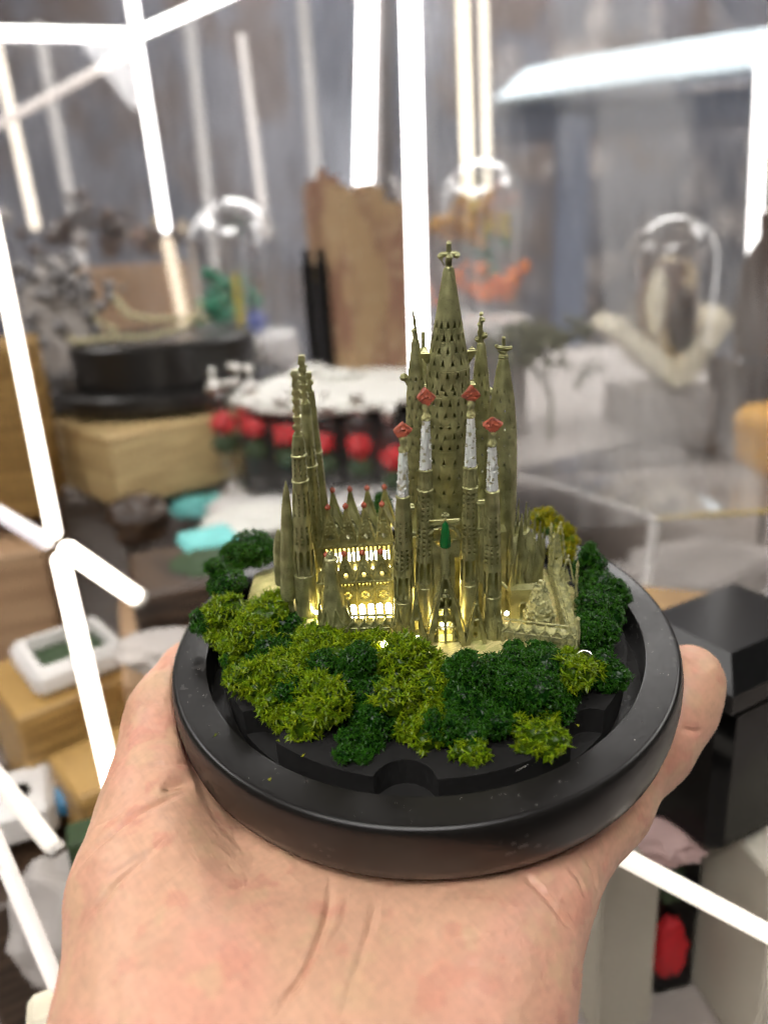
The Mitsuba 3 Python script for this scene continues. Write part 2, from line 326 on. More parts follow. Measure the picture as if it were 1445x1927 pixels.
Zt = 0.0345
for pts in ([(-.195, .325, .006), (-.185, .320, -.0005), (-.165, .318, .001), (-.14, .322, .0), (-.12, .33, .004), (-.11, .335, .016)],
            [(-.187, .335, .034), (-.180, .332, .020), (-.172, .328, .010), (-.160, .323, .004)],
            [(-.163, .335, .024), (-.155, .332, .013), (-.140, .330, .009), (-.125, .333, .009), (-.108, .342, .006)]):
    add('branch', tube(np.array(pts) + [0, 0, Zt + 0.002], np.linspace(.0022, .0014, len(pts)), 7), 'driftwood', k)
solid('cardboard_box', 'brown cardboard box standing behind the big round black base', 'box', None, boxm((-0.20, 0.50, 0.015), (0.085, 0.05, 0.122), -4, 0.001), 'brown_card', smooth=False)
def flower_mass(name, label, c, cx, parts, n, spread, r, seed):
    k = thing(name, label, c); R = np.random.default_rng(seed)
    for bs in parts:
        ms = [off(trimesh.creation.icosphere(subdivisions=1, radius=r * R.uniform(.6, 1.2)), np.array(cx) + R.normal(0, 1, 3) * spread) for _ in range(n)]
        kk = add('blossoms', cat(*ms), bs, k); labels[kk] = {'kind': 'stuff'}
    return k
flower_mass('dried_flowers', 'dark dried flowers above the brown cardboard box', 'dried flowers', (-0.235, 0.51, 0.102), ('bronze_dark', 'dark_wood', 'grey_cloth'), 14, np.array([.022, .014, .012]), .006, 4)
flower_mass('dried_flowers', 'dusky red dried flowers at the right end of the brown cardboard box', 'dried flowers', (-0.168, 0.51, 0.098), ('bronze_dark', 'sepia'), 12, np.array([.014, .010, .008]), .006, 5)

def bell_jar(label, c, r, h, z0, rim=0.004, base=None):
    k = thing('bell_jar', label, 'bell jar')
    prof = [(r, 0), (r, h - r)] + [(r * math.cos(a), h - r + r * math.sin(a)) for a in np.linspace(0, math.pi / 2, 14)[1:-1]] + [(0.0006, h)]
    add('dome', off(lathe(prof), (c[0], c[1], z0)), 'glass_pane', k, smooth=True)
    if r < .029 and c[0] > .1: return k
    ri = r * 0.94
    prof2 = [(ri, 0.0005), (ri, h - r)] + [(ri * math.cos(a), h - r + ri * math.sin(a)) for a in np.linspace(0, math.pi / 2, 14)[1:-1]] + [(0.0006, h - r + ri)]
    add('inner_wall', off(lathe(prof2), (c[0], c[1], z0)), 'glass_pane', k, smooth=True)
    if base: add('base', moved(rev([(r * 1.12, 0), (r * 1.15, 0.003), (r * 1.15, 0.010), (r * 1.1, 0.012)], 48), c[0], c[1], z0 - 0.0125), base, k)
    return k
bell_jar('left bell jar, over a green and yellow plant', (-0.105, 0.455), 0.034, 0.098, 0.022, base='white_plastic')
solid('display_riser', 'pale riser under the left bell jar', 'riser', None, boxm((-0.105, 0.455, -0.0185), (0.075, 0.075, 0.054), 0, 0.001), 'grey_cloth', smooth=False)
k = thing('potted_plant', 'green plant with a yellow stem inside the left bell jar', 'plant')
R = np.random.default_rng(8)
add('foliage', cat(*[off(trimesh.creation.icosphere(subdivisions=1, radius=.0045), (-0.118 + R.normal(0, .010), 0.45 + R.normal(0, .006), 0.046 + R.normal(0, .009))) for _ in range(40)]), 'leaf_green', k)
add('stem', boxm((-0.105, 0.441, 0.045), (.005, .004, .042), 10, .001), 'yellow', k)
add('pot', lumpy(.008, (-0.093, 0.44, 0.031), seed=3), 'cobalt', k)

# tall brown tower on a white block
solid('snow_plinth', 'white snowy slab under the tall brown tower', 'plinth', None,
      lumpy(1.0, (-0.030, 0.310, 0.000), (0.066, 0.062, 0.0085), .05, 3, 4, 2), 'snow_white')
solid('plinth_base', 'black block under the white snowy slab', 'base', None, boxm((-0.030, 0.312, -0.0272), (0.118, 0.10, 0.038), 6, .002), 'matte_black', smooth=False)
k = thing('stone_tower', 'tall brown castle tower with a broken top on the white slab', 'tower')
R = np.random.default_rng(3)
def ragged(cx, cy, w, d, z0, z1, rz, seed, a):
    R = np.random.default_rng(seed); n = 5
    top = [boxm(((i - n / 2 + .5) * w / n, (j - .5) * d / 2, (z1 - z0) + 0.0), (w / n, d / 2, R.uniform(.002, a)), 0) for i in range(n) for j in (0, 1)]
    return union([cube(0, 0, (z1 - z0) / 2, w, d, z1 - z0)] + top).rotate([0, 0, rz]).translate([cx, cy, z0])
add('shaft', ragged(-0.016, 0.352, 0.030, 0.030, 0.004, 0.108, 35, 1, .018), 'brown_stone', k, smooth=False)
add('wing', ragged(0.008, 0.360, 0.034, 0.024, 0.004, 0.101, 8, 2, .012), 'brown_stone', k, smooth=False)
add('back_wall', ragged(-0.034, 0.372, 0.018, 0.018, 0.060, 0.112, 20, 6, .03), 'brown_stone', k, smooth=False)
for i, (x, y, z) in enumerate(((-.046, .318, .0105), (-.028, .300, .0095))):
    solid('snow_lump', ('larger white snow lump left of the tall brown tower', 'white snow lump in front of the tall brown tower')[i], 'snow lump', None, lumpy(.009, (x, y, z), (1.4, 1, .5), .3, 2, 3, i), 'snow_white')
for i, x in enumerate((-0.0445, -0.0365)):
    solid('glass_vial', ('tall dark glass vial, left of the two beside the brown tower', 'tall dark glass vial, right of the two beside the brown tower')[i], 'vial', None,
          moved(rev([(.0036, 0), (.004, .001), (.004, .062), (.0025, .066), (.0025, .072)], 16), x, 0.345 + 0.004 * i, 0.008), 'smoke_black')

# row of small bottles with a red bloom
spots = [(-0.092, .262, -.006), (-0.075, .258, -.009), (-0.057, .254, -.014), (-0.037, .250, -.018), (-0.018, .247, -.020), (0.000, .243, -.027), (-0.083, .278, -.006)]
words = ['leftmost', 'second from left', 'third from left', 'fourth from left', 'fifth from left', 'rightmost', 'rear left']
for i, ((x, y, z), wd) in enumerate(zip(spots, words)):
    k = thing('flower_bottle', f'little bottle with a red bloom, {wd} of the row behind the left towers', 'bottle', 'little bottles with red blooms')
    zb = -0.0468
    add('glass', off(lathe([(.0008, 0), (.0075, .0006), (.0080, .003), (.0080, z + .012 - zb), (.0045, z + .016 - zb), (.0045, z + .019 - zb)], 24), (x, y, zb)), 'glass_pane', k, smooth=True)
    g = np.random.default_rng(300 + i).uniform(.78, 1.2, 3)
    add('bloom', lumpy(.0062, (x, y, z + .003 * (g[2] - 1)), (g[0], 1, .85 * g[1]), .55, 2.2, 3, i), 'red_flower', k)
    add('leaves', lumpy(.0066, (x, y, z - .012), (1, 1, .8), .3, 3, 3, i + 20), 'dark_green', k)
    R = np.random.default_rng(70 + i)
    add('cap', cat(*[off(trimesh.creation.icosphere(subdivisions=2, radius=R.uniform(.0018, .0034)), (x + R.normal(0, .003), y + R.normal(0, .003), z + .020 + R.uniform(-.001, .008))) for _ in range(6)]), 'steel', k)
solid('display_riser', 'pale riser under the row of small bottles', 'riser', None, boxm((-0.045, 0.256, -0.0492), (0.11, 0.05, 0.004), -10, .001), 'white_plastic', smooth=False)

# clutter between block and dish
solid('teal_box', 'small turquoise box behind the left moss', 'box', None, boxm((-0.090, 0.185, -0.048), (0.026, 0.026, 0.011), 25, .002), 'teal', smooth=False)
solid('paper_sheet', 'crumpled white paper behind the left towers', 'paper', None, lumpy(.02, (-0.074, .222, -.050), (1.3, .9, .35), .35, 3, 3, 9), 'snow_white')
solid('dark_figure', 'dark brown lump of a figure left of the turquoise box', 'figurine', None, lumpy(.016, (-0.134, .225, -.046), (1, .9, .8), .4, 2, 3, 12), 'dark_wood')
solid('dark_case', 'long black open case behind the row of moss at left', 'case', None, boxm((-0.060, 0.235, -0.066), (0.10, 0.05, 0.02), -25, .002), 'matte_black', smooth=False)
solid('blue_pouch', 'crumpled blue pouch under the pale wooden block', 'pouch', None, lumpy(.02, (-0.145, .292, -.056), (1.3, .8, .4), .4, 3, 3, 15), 'blue')
solid('green_pouch', 'small teal pouch right of the blue pouch', 'pouch', None, lumpy(.013, (-0.113, .27, -.056), (1.3, .8, .5), .4, 3, 3, 16), 'teal')
k = thing('planter_tray', 'dark wooden tray filled with moss just behind the dish at left', 'tray')
add('tray', boxm((-0.088, 0.160, -0.062), (0.062, 0.05, 0.034), 18, .002), 'dark_wood', k, smooth=False)
add('moss_fill', lumpy(.018, (-0.083, .158, -.046), (1.1, .9, .25), .3, 3, 3, 31), 'dark_green', k)
solid('display_riser', 'brown riser under the dark wooden tray', 'riser', None, boxm((-0.088, 0.175, -0.135), (0.09, 0.09, 0.11), 18, .002), 'brown_card', smooth=False)
solid('paper_sheet', 'crumpled grey paper between the dark tray and the thumb', 'paper', None, lumpy(.014, (-0.096, .115, -.063), (1.4, 1, .4), .3, 3, 3, 33), 'grey_cloth')
k = thing('white_tray', 'white rimmed square tray with dark green inside, at lower left', 'tray')
TR = boxm((0, 0, 0.006), (0.040, 0.040, 0.012), 0, .003) - boxm((0, 0, 0.010), (0.029, 0.029, 0.012), 0, .001)
add('rim', TR.rotate([0, 0, 38]).translate([-0.146, 0.142, -0.0835]), 'white_plastic', k)
add('green_fill', boxm((-0.146, 0.142, -0.0795), (0.0285, 0.0285, 0.004), 38), 'dark_green', k, smooth=False)
for i, (c, s, rz, l) in enumerate((((-0.150, 0.142, -0.108), (0.055, 0.055, 0.048), 38, 'golden wooden box under the white rimmed tray'),
                                  ((-0.120, 0.098, -0.130), (0.035, 0.035, 0.062), 38, 'small golden wooden box beside the thumb'),
                                  ((-0.135, 0.120, -0.160), (0.11, 0.09, 0.058), 30, 'dark wooden crate at the bottom of the pile at left'))):
    solid('wooden_box', l, 'box', None, boxm(c, s, rz, .0015), ('gold_wood', 'gold_wood', 'dark_wood')[i], smooth=False)
k = thing('white_device', 'white plastic block with a round dark hole at lower left', 'device')
add('body', boxm((-0.156, 0.092, -0.115), (0.030, 0.030, 0.016), 20, .003), 'white_plastic', k)
add('hole', moved(MF.cylinder(.0015, .0042, -1, 20), -0.1525, 0.0895, -0.1073), 'gloss_black', k)
solid('blue_pouch', 'tiny blue pouch beside the white device', 'pouch', None, lumpy(.007, (-0.138, .094, -.115), (1, 1, .8), .3, 3, 2, 41), 'blue')
solid('green_box', 'tiny dark green box low beside the wrist', 'box', None, boxm((-0.118, 0.064, -0.112), (.012, .012, .016), 20, .001), 'dark_green', smooth=False)
solid('clear_bag', 'wrinkled clear bag low at the left edge', 'bag', None, lumpy(.02, (-0.128, .060, -.140), (1.0, 1, 1.2), .3, 3, 3, 43), 'grey_cloth')
solid('mauve_box', 'brown mauve box left of the white rimmed tray', 'box', None, boxm((-0.235, 0.24, -0.10), (.09, .08, .09), 15, .002), 'brown_card', smooth=False)
solid('wooden_box', 'reddish wooden box at the far left edge', 'box', None, boxm((-0.215, 0.26, 0.0), (.05, .06, .09), 10, .002), 'gold_wood', smooth=False)
# glittering glass beads in a jar at left
k = thing('bead_jar', 'jar of sparkling grey glass beads at the left edge', 'jar')
R = np.random.default_rng(9)
add('beads', cat(*[off(trimesh.creation.icosphere(subdivisions=1, radius=R.uniform(.002, .0045)), (-0.198 + R.normal(0, .016), 0.33 + R.normal(0, .01), 0.035 + R.uniform(-.045, .05))) for _ in range(170)]), 'bead_glass', k, smooth=True)
labels[k + '__beads'] = {'kind': 'stuff'}
add('liner', lumpy(.03, (-0.198, .335, .03), (.8, .5, 1.8), .1, 2, 3, 5), 'grey_cloth', k)
solid('display_riser', 'grey riser under the jar of glass beads', 'riser', None, boxm((-0.205, 0.335, -0.110), (.06, .05, .155), 0, .001), 'grey_cloth', smooth=False)

# ------------------------------------------------------------------ far souvenirs, right
bell_jar('right bell jar, over orange and yellow flowers', (0.067, 0.375), 0.028, 0.098, 0.030, base='white_plastic')
solid('display_riser', 'tall grey riser under the bell jar of orange flowers', 'riser', None, boxm((0.067, 0.375, -0.0150), (.05, .05, .063), 0, .001), 'grey_cloth', smooth=False)
k = thing('flower_bouquet', 'orange, yellow and peach flowers inside the right bell jar', 'flowers')
R = np.random.default_rng(12)
for bs, c, sp, n in (('amber', (0.059, 0.372, 0.091), (.012, .006, .006), 40), ('yellow', (0.076, 0.372, 0.086), (.006, .006, .007), 14), ('peach', (0.080, 0.375, 0.103), (.004, .004, .005), 9),
                     ('orange_flower', (0.071, 0.366, 0.049), (.013, .006, .006), 36), ('leaf_green', (0.072, 0.375, 0.072), (.006, .006, .012), 12)):
    kk = add('blossoms', cat(*[off(trimesh.creation.icosphere(subdivisions=1, radius=R.uniform(.0025, .0052)), np.array(c) + R.normal(0, 1, 3) * sp) for _ in range(n)]), bs, k); labels[kk] = {'kind': 'stuff'}
k = thing('carved_figure', 'brown fibrous oval figure under the glass dome at right', 'figurine')
add('mass', lumpy(.020, (0.187, .362, .030), (.95, .7, 1.55), .22, 2.4, 4, 8), 'sepia', k)
add('niche', lumpy(.011, (0.191, .349, .024), (.8, .5, 1.7), .3, 3, 3, 8), 'dark_wood', k)
add('cream_side', lumpy(.010, (0.175, .351, .036), (.7, .6, 2.0), .25, 3, 3, 9), 'cream', k)
k = thing('tilted_stand', 'cream V shaped stand that cradles the oval glass dome at right', 'stand')
for n_, pa, pb in (('left_arm', (0.148, 0.344, 0.024), (0.187, 0.330, -0.013)), ('right_arm', (0.187, 0.330, -0.013), (0.222, 0.348, 0.026))):
    pa, pb = np.array(pa), np.array(pb); dd = (pb - pa) / np.linalg.norm(pb - pa); up = np.cross(dd, [0, 1, 0]); up /= np.linalg.norm(up)
    hp = np.array([q + sx * up * .0055 + np.array([0, yy, 0]) for q in (pa, pb) for sx in (-1, 1) for yy in (0, .05)])
    add(n_, MF.hull_points(hp), 'cream', k, smooth=False)
solid('display_riser', 'tall grey riser under the cream V shaped stand', 'riser', None, boxm((0.187, 0.366, -0.0335), (.06, .06, .027), 0, .001), 'grey_cloth', smooth=False)
bell_jar('oval glass dome around the brown carved figure at right', (0.186, 0.360), 0.0285, 0.098, -0.010)
k = thing('bronze_jar', 'dark brown glossy jar with bright glints at the right edge', 'jar')
add('body', moved(rev([(.012, 0), (.018, .005), (.020, .03), (.017, .06), (.010, .072), (.011, .085), (.004, .088)], 32), 0.232, 0.318, 0.0), 'bronze_dark', k)
solid('display_riser', 'dark riser under the brown glossy jar', 'riser', None, boxm((0.236, 0.325, -0.0235), (.05, .05, .046), 0, .001), 'bronze_dark', smooth=False)
solid('dark_figure', 'small dark brown lump on the glass shelf at right', 'figurine', None, lumpy(.009, (0.176, .268, -.0375), (1.3, .8, .8), .4, 2, 3, 52), 'dark_wood')
solid('amber_bowl', 'yellow amber bowl at the right edge', 'bowl', None, moved(rev([(.012, 0), (.022, .008), (.025, .03), (.022, .034)], 32), 0.205, 0.236, -0.0465), 'amber')
k = thing('dried_tree', 'fine grey green dried twig tree right of the tall spires', 'dried tree')
R = random.Random(5)
br = []
def grow(p, d, L, r, n):
    q = p + d * L; br.append((p, q, r))
    if n == 0: return
    for _ in range(3):
        dd = d + np.array([R.gauss(0, .55), R.gauss(0, .45), R.gauss(0, .35)]); dd /= np.linalg.norm(dd)
        grow(p + d * L * R.uniform(.55, 1), dd, L * R.uniform(.62, .85), r * .62, n - 1)
grow(np.array([0.104, 0.335, -0.0465]), np.array([0.03, 0, 1.0]), .030, .0013, 5)
add('branches', cat(*[tube([p, q], [r, r * .7], 4) for p, q, r in br]), 'twig', k, smooth=False)
R = np.random.default_rng(6)
tips = np.array([q for p, q, r in br if r < .0003])
labels[add('foliage', cat(*[off(trimesh.creation.icosphere(subdivisions=0, radius=R.uniform(.0012, .0026)), t) for t in tips]), 'twig', k)] = {'kind': 'stuff'}

# glass shelf with a gilded front edge and a slanted glass leg
k = thing('glass_shelf', 'clear glass shelf with a golden front edge at right', 'glass shelf')
add('sheet', quad((0.066, 0.275, -0.0470), (0.121, 0.185, -0.0470), (0.30, 0.185, -0.0470), (0.30, 0.40, -0.0470)), 'glass_pane', k, smooth=False)
add('front_edge', tube([(0.121, 0.184, -0.0475), (0.30, 0.184, -0.0475)], .0012, 6), 'gold_edge', k)
add('side_edge', tube([(0.066, 0.275, -0.0475), (0.121, 0.184, -0.0475)], .0009, 6), 'white_plastic', k)
for a, b in (((0.121, .185, -.048), (0.104, .168, -.19)), ((0.28, .19, -.048), (0.28, .19, -.19)), ((0.28, .39, -.048), (0.28, .39, -.19))):
    add('leg', tube([a, b], .003, 8), 'white_plastic', k)
solid('grey_cloth', 'folded grey cloth under the glass shelf', 'cloth', None, lumpy(.03, (0.165, .235, -.10), (1.4, .9, .5), .3, 2, 3, 61), 'grey_cloth')
solid('display_riser', 'wide pale riser under the folded grey cloth', 'riser', None, boxm((0.165, 0.24, -0.153), (.14, .10, .074), 0, .001), 'white_plastic', smooth=False)
solid('gold_box', 'low gilded box behind the fingertip at right', 'box', None, boxm((0.098, 0.098, -0.060), (.055, .035, .02), -22, .002), 'gold_wood', smooth=False)
solid('display_riser', 'pale riser under the low gilded box', 'riser', None, boxm((0.098, 0.100, -0.131), (.05, .03, .118), -22, .001), 'white_plastic', smooth=False)
# glossy black box with a bevelled lid, on cream cartons
k = thing('black_box', 'large glossy black box with a smoky sloping lid at right', 'box')
add('body', boxm((0.1007, 0.0614, -0.077), (.050, .040, .056), 28, .004), 'gloss_black', k, smooth=20)
lid = MF.hull_points(np.array([(sx * a, sy * b, z) for z, a, b in ((0, .0275, .0225), (.006, .0275, .0225), (.014, .020, .015)) for sx in (-1, 1) for sy in (-1, 1)]))
add('lid', lid.rotate([0, 0, 28]).translate([0.1007, 0.0614, -0.0488]), 'smoke_black', k, smooth=False)
for i, (c, s, rz, l) in enumerate((((0.0640, 0.056, -0.150), (.022, .028, .078), 12, 'narrow cream carton left of the red flower box'),
                                  ((0.126, 0.054, -0.148), (.052, .050, .0815), 10, 'wide cream carton under the glossy black box'))):
    solid('paper_carton', l, 'carton', None, boxm(c, s, rz, .001), 'carton', smooth=False)
k = thing('flower_box', 'dark box with a red flower between the two cream cartons', 'box')
add('box', boxm((0.0865, 0.066, -0.150), (.019, .02, .077), 10, .001), 'gloss_black', k, smooth=False)
add('bloom', lumpy(.0095, (0.0850, .0530, -.163), (.7, .5, 1.35), .3, 3, 3, 71), 'red_flower', k)
add('leaves', lumpy(.007, (0.0840, .0545, -.134), (.8, .6, 1.2), .3, 3, 3, 72), 'dark_green', k)
solid('pink_flower', 'dusky pink paper flower under the black box', 'flower', None, lumpy(.009, (0.079, .044, -.1065), (1.2, 1, .6), .4, 3, 3, 75), 'peach')

# ------------------------------------------------------------------ the hand
def surface_nets(g, o, h):
    s = g < 0; nx, ny, nz = g.shape
    acc = np.zeros((nx - 1, ny - 1, nz - 1, 3)); cnt = np.zeros((nx - 1, ny - 1, nz - 1))
    corners = [(i, j, k) for i in (0, 1) for j in (0, 1) for k in (0, 1)]
    sl = lambda a, c: a[c[0]:nx - 1 + c[0], c[1]:ny - 1 + c[1], c[2]:nz - 1 + c[2]]
    for a in corners:
        for ax in range(3):
            if a[ax]: continue
            b = list(a); b[ax] = 1
            ga, gb = sl(g, a), sl(g, b); cr = (ga < 0) != (gb < 0)
            t = np.where(cr, ga / np.where(cr, ga - gb, 1), 0)
            pos = np.array(a, float)[None] + np.zeros(ga.shape + (3,)); pos[..., ax] = t
            acc += pos * cr[..., None]; cnt += cr
    m = cnt > 0; idx = -np.ones(m.shape, int); idx[m] = np.arange(m.sum())
    ijk = np.argwhere(m); v = (ijk + acc[m] / cnt[m][:, None]) * h + o
    F = []
    for ax in range(3):
        u, w = (ax + 1) % 3, (ax + 2) % 3
        lo = [slice(1, n - 1) for n in g.shape]; lo[ax] = slice(0, g.shape[ax] - 1); hi = list(lo); hi[ax] = slice(1, g.shape[ax])
        A, B = s[tuple(lo)], s[tuple(hi)]; e = np.argwhere(A != B); st = A[A != B]
        base = e + [0 if q == ax else 1 for q in range(3)]
        def cell(du, dw): c = base.copy(); c[:, u] -= du; c[:, w] -= dw; return idx[c[:, 0], c[:, 1], c[:, 2]]
        q = np.stack([cell(1, 1), cell(0, 1), cell(0, 0), cell(1, 0)], 1); q[~st] = q[~st][:, ::-1]
        F.append(q)
    q = np.vstack(F); return v, np.vstack([q[:, [0, 1, 2]], q[:, [0, 2, 3]]])
def smin(a, b, k):
    h = np.clip(0.5 + 0.5 * (b - a) / k, 0, 1); return b + (a - b) * h - k * h * (1 - h)
def capsule(p, a, b, ra, rb):
    a, b = np.array(a, float), np.array(b, float); d = b - a
    t = np.clip(((p - a) @ d) / (d @ d), 0, 1); return np.linalg.norm(p - (a + t[..., None] * d), axis=-1) - (ra + (rb - ra) * t)
def ellip(p, c, r):
    q = (p - np.array(c, float)) / np.array(r, float); k = np.linalg.norm(q, axis=-1)
    return (k - 1) * k / np.maximum(np.linalg.norm(q / np.array(r, float), axis=-1), 1e-9) 
def chain(p, js, k):
    out = None
    for (a, ra), (b, rb) in zip(js[:-1], js[1:]):
        c = capsule(p, a, b, ra, rb); out = c if out is None else smin(out, c, k)
    return out
HO, HH = np.array([-92.0, -128.0, -72.0]), 1.6
HN = (106, 118, 54)
PG = np.stack(np.meshgrid(*[HO[i] + HH * np.arange(HN[i]) for i in range(3)], indexing='ij'), -1)
# palm: metacarpal fan, two muscle pads, wrist
palm = ellip(PG, (-25, -62, -33), (36, 40, 17.5))
for a, ra, b, rb in (((-22, -112, -42), 17, (-26, -22, -29), 13), ((-18, -112, -42), 17, (-2, -16, -29), 13), ((-16, -110, -42), 16, (14, -24, -29), 13), ((-14, -108, -42), 15, (16, -47, -28), 11)):
    palm = smin(palm, capsule(PG, a, b, ra, rb), 10)
palm = smin(palm, chain(PG, [((-26, -100, -40), 20), ((-26, -160, -52), 23)], 8), 10)
palm = smin(palm, ellip(PG, (-42, -69, -31), (25, 27, 19)), 9)
palm = smin(palm, ellip(PG, (-13, -82, -34), (18, 24, 17)), 9)
palm = smin(palm, ellip(PG, (3, -57, -28), (12.5, 17, 12)), 8)
thumb = chain(PG, [((-44, -74, -33), 20.5), ((-54, -45, -24), 14.8), ((-56.0, -28, -20), 11.2), ((-56.4, -16, -17), 9.0), ((-57.2, -7, -15), 9.2), ((-55.6, 6.0, -13), 8.0)], 7)
hand = smin(palm, thumb, 7)
fingers = [
    [((-26, -22, -29), 11), ((-22, 14, -25.5), 10), ((-14, 34, -24.5), 9), ((-8, 47, -24), 8)],
    [((-2, -16, -29), 11), ((8, 20, -25.5), 10), ((16, 36, -24.5), 9), ((21, 46, -24), 8)],
    [((16, -24, -29), 11), ((30, 4, -25.5), 10), ((39, 17, -24.5), 9), ((45, 25, -24), 8)],
    [((17, -46, -28), 10.0), ((35, -28, -27), 8.8), ((49.5, -14, -25.5), 8.6), ((57.5, -6, -21.5), 8.7), ((61.5, -2.5, -17.5), 8.2)]]
FN = [chain(PG, f, 5) for f in fingers]
fing = np.minimum(np.minimum(FN[0], FN[1]), np.minimum(FN[2], FN[3]))
hand = smin(hand, fing, 5)
# the dish presses into the skin: nothing of the hand enters it
rr = np.hypot(PG[..., 0], PG[..., 1])
dish_sd = np.maximum(rr - 55.6, np.abs(PG[..., 2] + 6) - 7.9)
hand = -smin(-hand, dish_sd, 2.5)
hv, hf = surface_nets(hand, HO, HH)
hm = trimesh.Trimesh(hv, hf, process=False)
trimesh.smoothing.filter_taubin(hm, lamb=0.5, nu=0.53, iterations=8)
EL = np.array([-6.87, -142.8, 103.95])                      # where the palm faces: finer mesh on that side
for it in range(2):
    fc = hm.triangles_center; vis = (hm.face_normals * (EL - fc)).sum(1) > -0.15 * np.linalg.norm(EL - fc, axis=1)
    keep = vis & ((np.hypot(fc[:, 0], fc[:, 1]) > 50)) & (fc[:, 1] > -100)
    hm = trimesh.Trimesh(*trimesh.remesh.subdivide(hm.vertices, hm.faces, None if it == 0 else np.nonzero(keep)[0]), process=False)
    if it == 0: trimesh.smoothing.filter_taubin(hm, lamb=0.5, nu=0.53, iterations=6)
hv, hf = np.array(hm.vertices), np.array(hm.faces)
hn = np.array(hm.vertex_normals)
CREASES = [
    (0.335, 0.52, [(-59.4, -19.4, -6.8), (-53.5, -19.1, -7.3)]),
    (0.244, 0.46, [(-62.9, -11.3, -6.2), (-58.2, -13.7, -5.1), (-55.0, -12.8, -5.8)]),
    (0.066, 0.56, [(-65.8, -17.1, -11.1), (-57.5, -23.0, -6.8)]),
    (0.381, 0.57, [(-59.4, -30.2, -7.8), (-54.0, -29.3, -7.4), (-50.3, -27.7, -8.7), (-49.2, -23.6, -13.5)]),
    (0.838, 1.03, [(-52.7, -35.2, -8.0), (-50.2, -33.5, -8.7), (-47.3, -31.0, -11.0)]),
    (0.686, 0.63, [(-47.0, -32.8, -10.8), (-51.1, -37.2, -8.4), (-55.5, -40.6, -7.9), (-59.9, -44.5, -8.8), (-64.8, -47.6, -12.0), (-65.9, -48.7, -13.3)]),
    (0.457, 0.52, [(-49.2, -45.7, -8.4), (-52.3, -50.4, -8.4), (-56.2, -53.9, -9.7), (-59.2, -56.7, -11.8), (-62.9, -58.4, -15.3)]),
    (0.274, 0.46, [(-50.8, -48.5, -8.2), (-54.9, -51.0, -8.6), (-58.5, -52.8, -9.9)]),
    (0.066, 0.56, [(-45.2, -51.3, -10.2), (-48.2, -54.8, -9.7), (-51.3, -58.5, -10.2)]),
    (0.147, 0.40, [(-66.0, -38.7, -13.2), (-61.8, -40.2, -9.7), (-57.9, -38.7, -8.3)]),
    (0.066, 0.49, [(-65.4, -43.0, -12.3), (-61.8, -43.2, -9.6), (-58.9, -40.8, -8.5)]),
    (0.055, 0.49, [(-48.4, -59.5, -10.2), (-43.3, -63.4, -10.3), (-38.5, -66.9, -10.7)]),
    (0.055, 0.49, [(-48.7, -65.6, -10.4), (-43.7, -69.4, -10.3), (-38.5, -71.8, -10.8)]),
    (0.044, 0.49, [(-46.3, -52.9, -9.9), (-42.2, -56.4, -11.0), (-36.4, -60.2, -11.7)]),
    (0.609, 0.63, [(-20.1, -50.5, -15.2), (-20.2, -56.0, -14.7), (-21.7, -63.4, -14.1), (-23.8, -69.2, -13.7), (-26.2, -72.9, -13.5), (-27.6, -75.9, -13.5)]),
    (0.381, 0.57, [(-12.1, -53.6, -15.6), (-13.1, -59.5, -15.3), (-14.8, -64.9, -15.0), (-16.9, -71.7, -14.5), (-18.2, -75.9, -14.4)]),
    (0.147, 0.46, [(-16.7, -51.9, -15.3), (-17.5, -58.2, -14.9), (-21.5, -65.8, -14.1)]),
    (0.532, 0.57, [(13.0, -51.8, -15.6), (15.9, -54.6, -16.9), (19.2, -57.6, -19.9), (21.7, -59.1, -23.9)]),
    (0.457, 0.52, [(25.1, -46.0, -18.8), (27.6, -48.4, -22.6), (27.4, -50.0, -24.1)]),
    (0.229, 0.46, [(21.4, -48.8, -17.3), (23.8, -51.2, -20.0), (24.8, -53.4, -22.9)]),
    (0.304, 0.52, [(53.8, -17.9, -17.2), (56.7, -17.6, -18.6), (60.1, -16.1, -19.7)]),
    (0.066, 0.56, [(54.8, -18.9, -18.6), (58.9, -17.2, -20.4)]),
    (0.147, 0.46, [(39.7, -34.7, -21.2), (44.0, -32.6, -25.2)]),
    (0.066, 0.56, [(31.3, -42.3, -21.9), (34.4, -41.2, -25.0)]),
    (0.055, 0.49, [(-13.1, -62.1, -15.3), (-6.1, -60.8, -15.1), (0.4, -58.0, -14.2)]),
    (0.055, 0.49, [(-11.6, -70.2, -14.9), (-5.2, -71.9, -15.5), (1.4, -71.2, -16.1)]),
    (0.044, 0.49, [(-4.7, -65.4, -15.2), (2.3, -64.3, -14.7), (8.7, -61.7, -15.2)]),
]

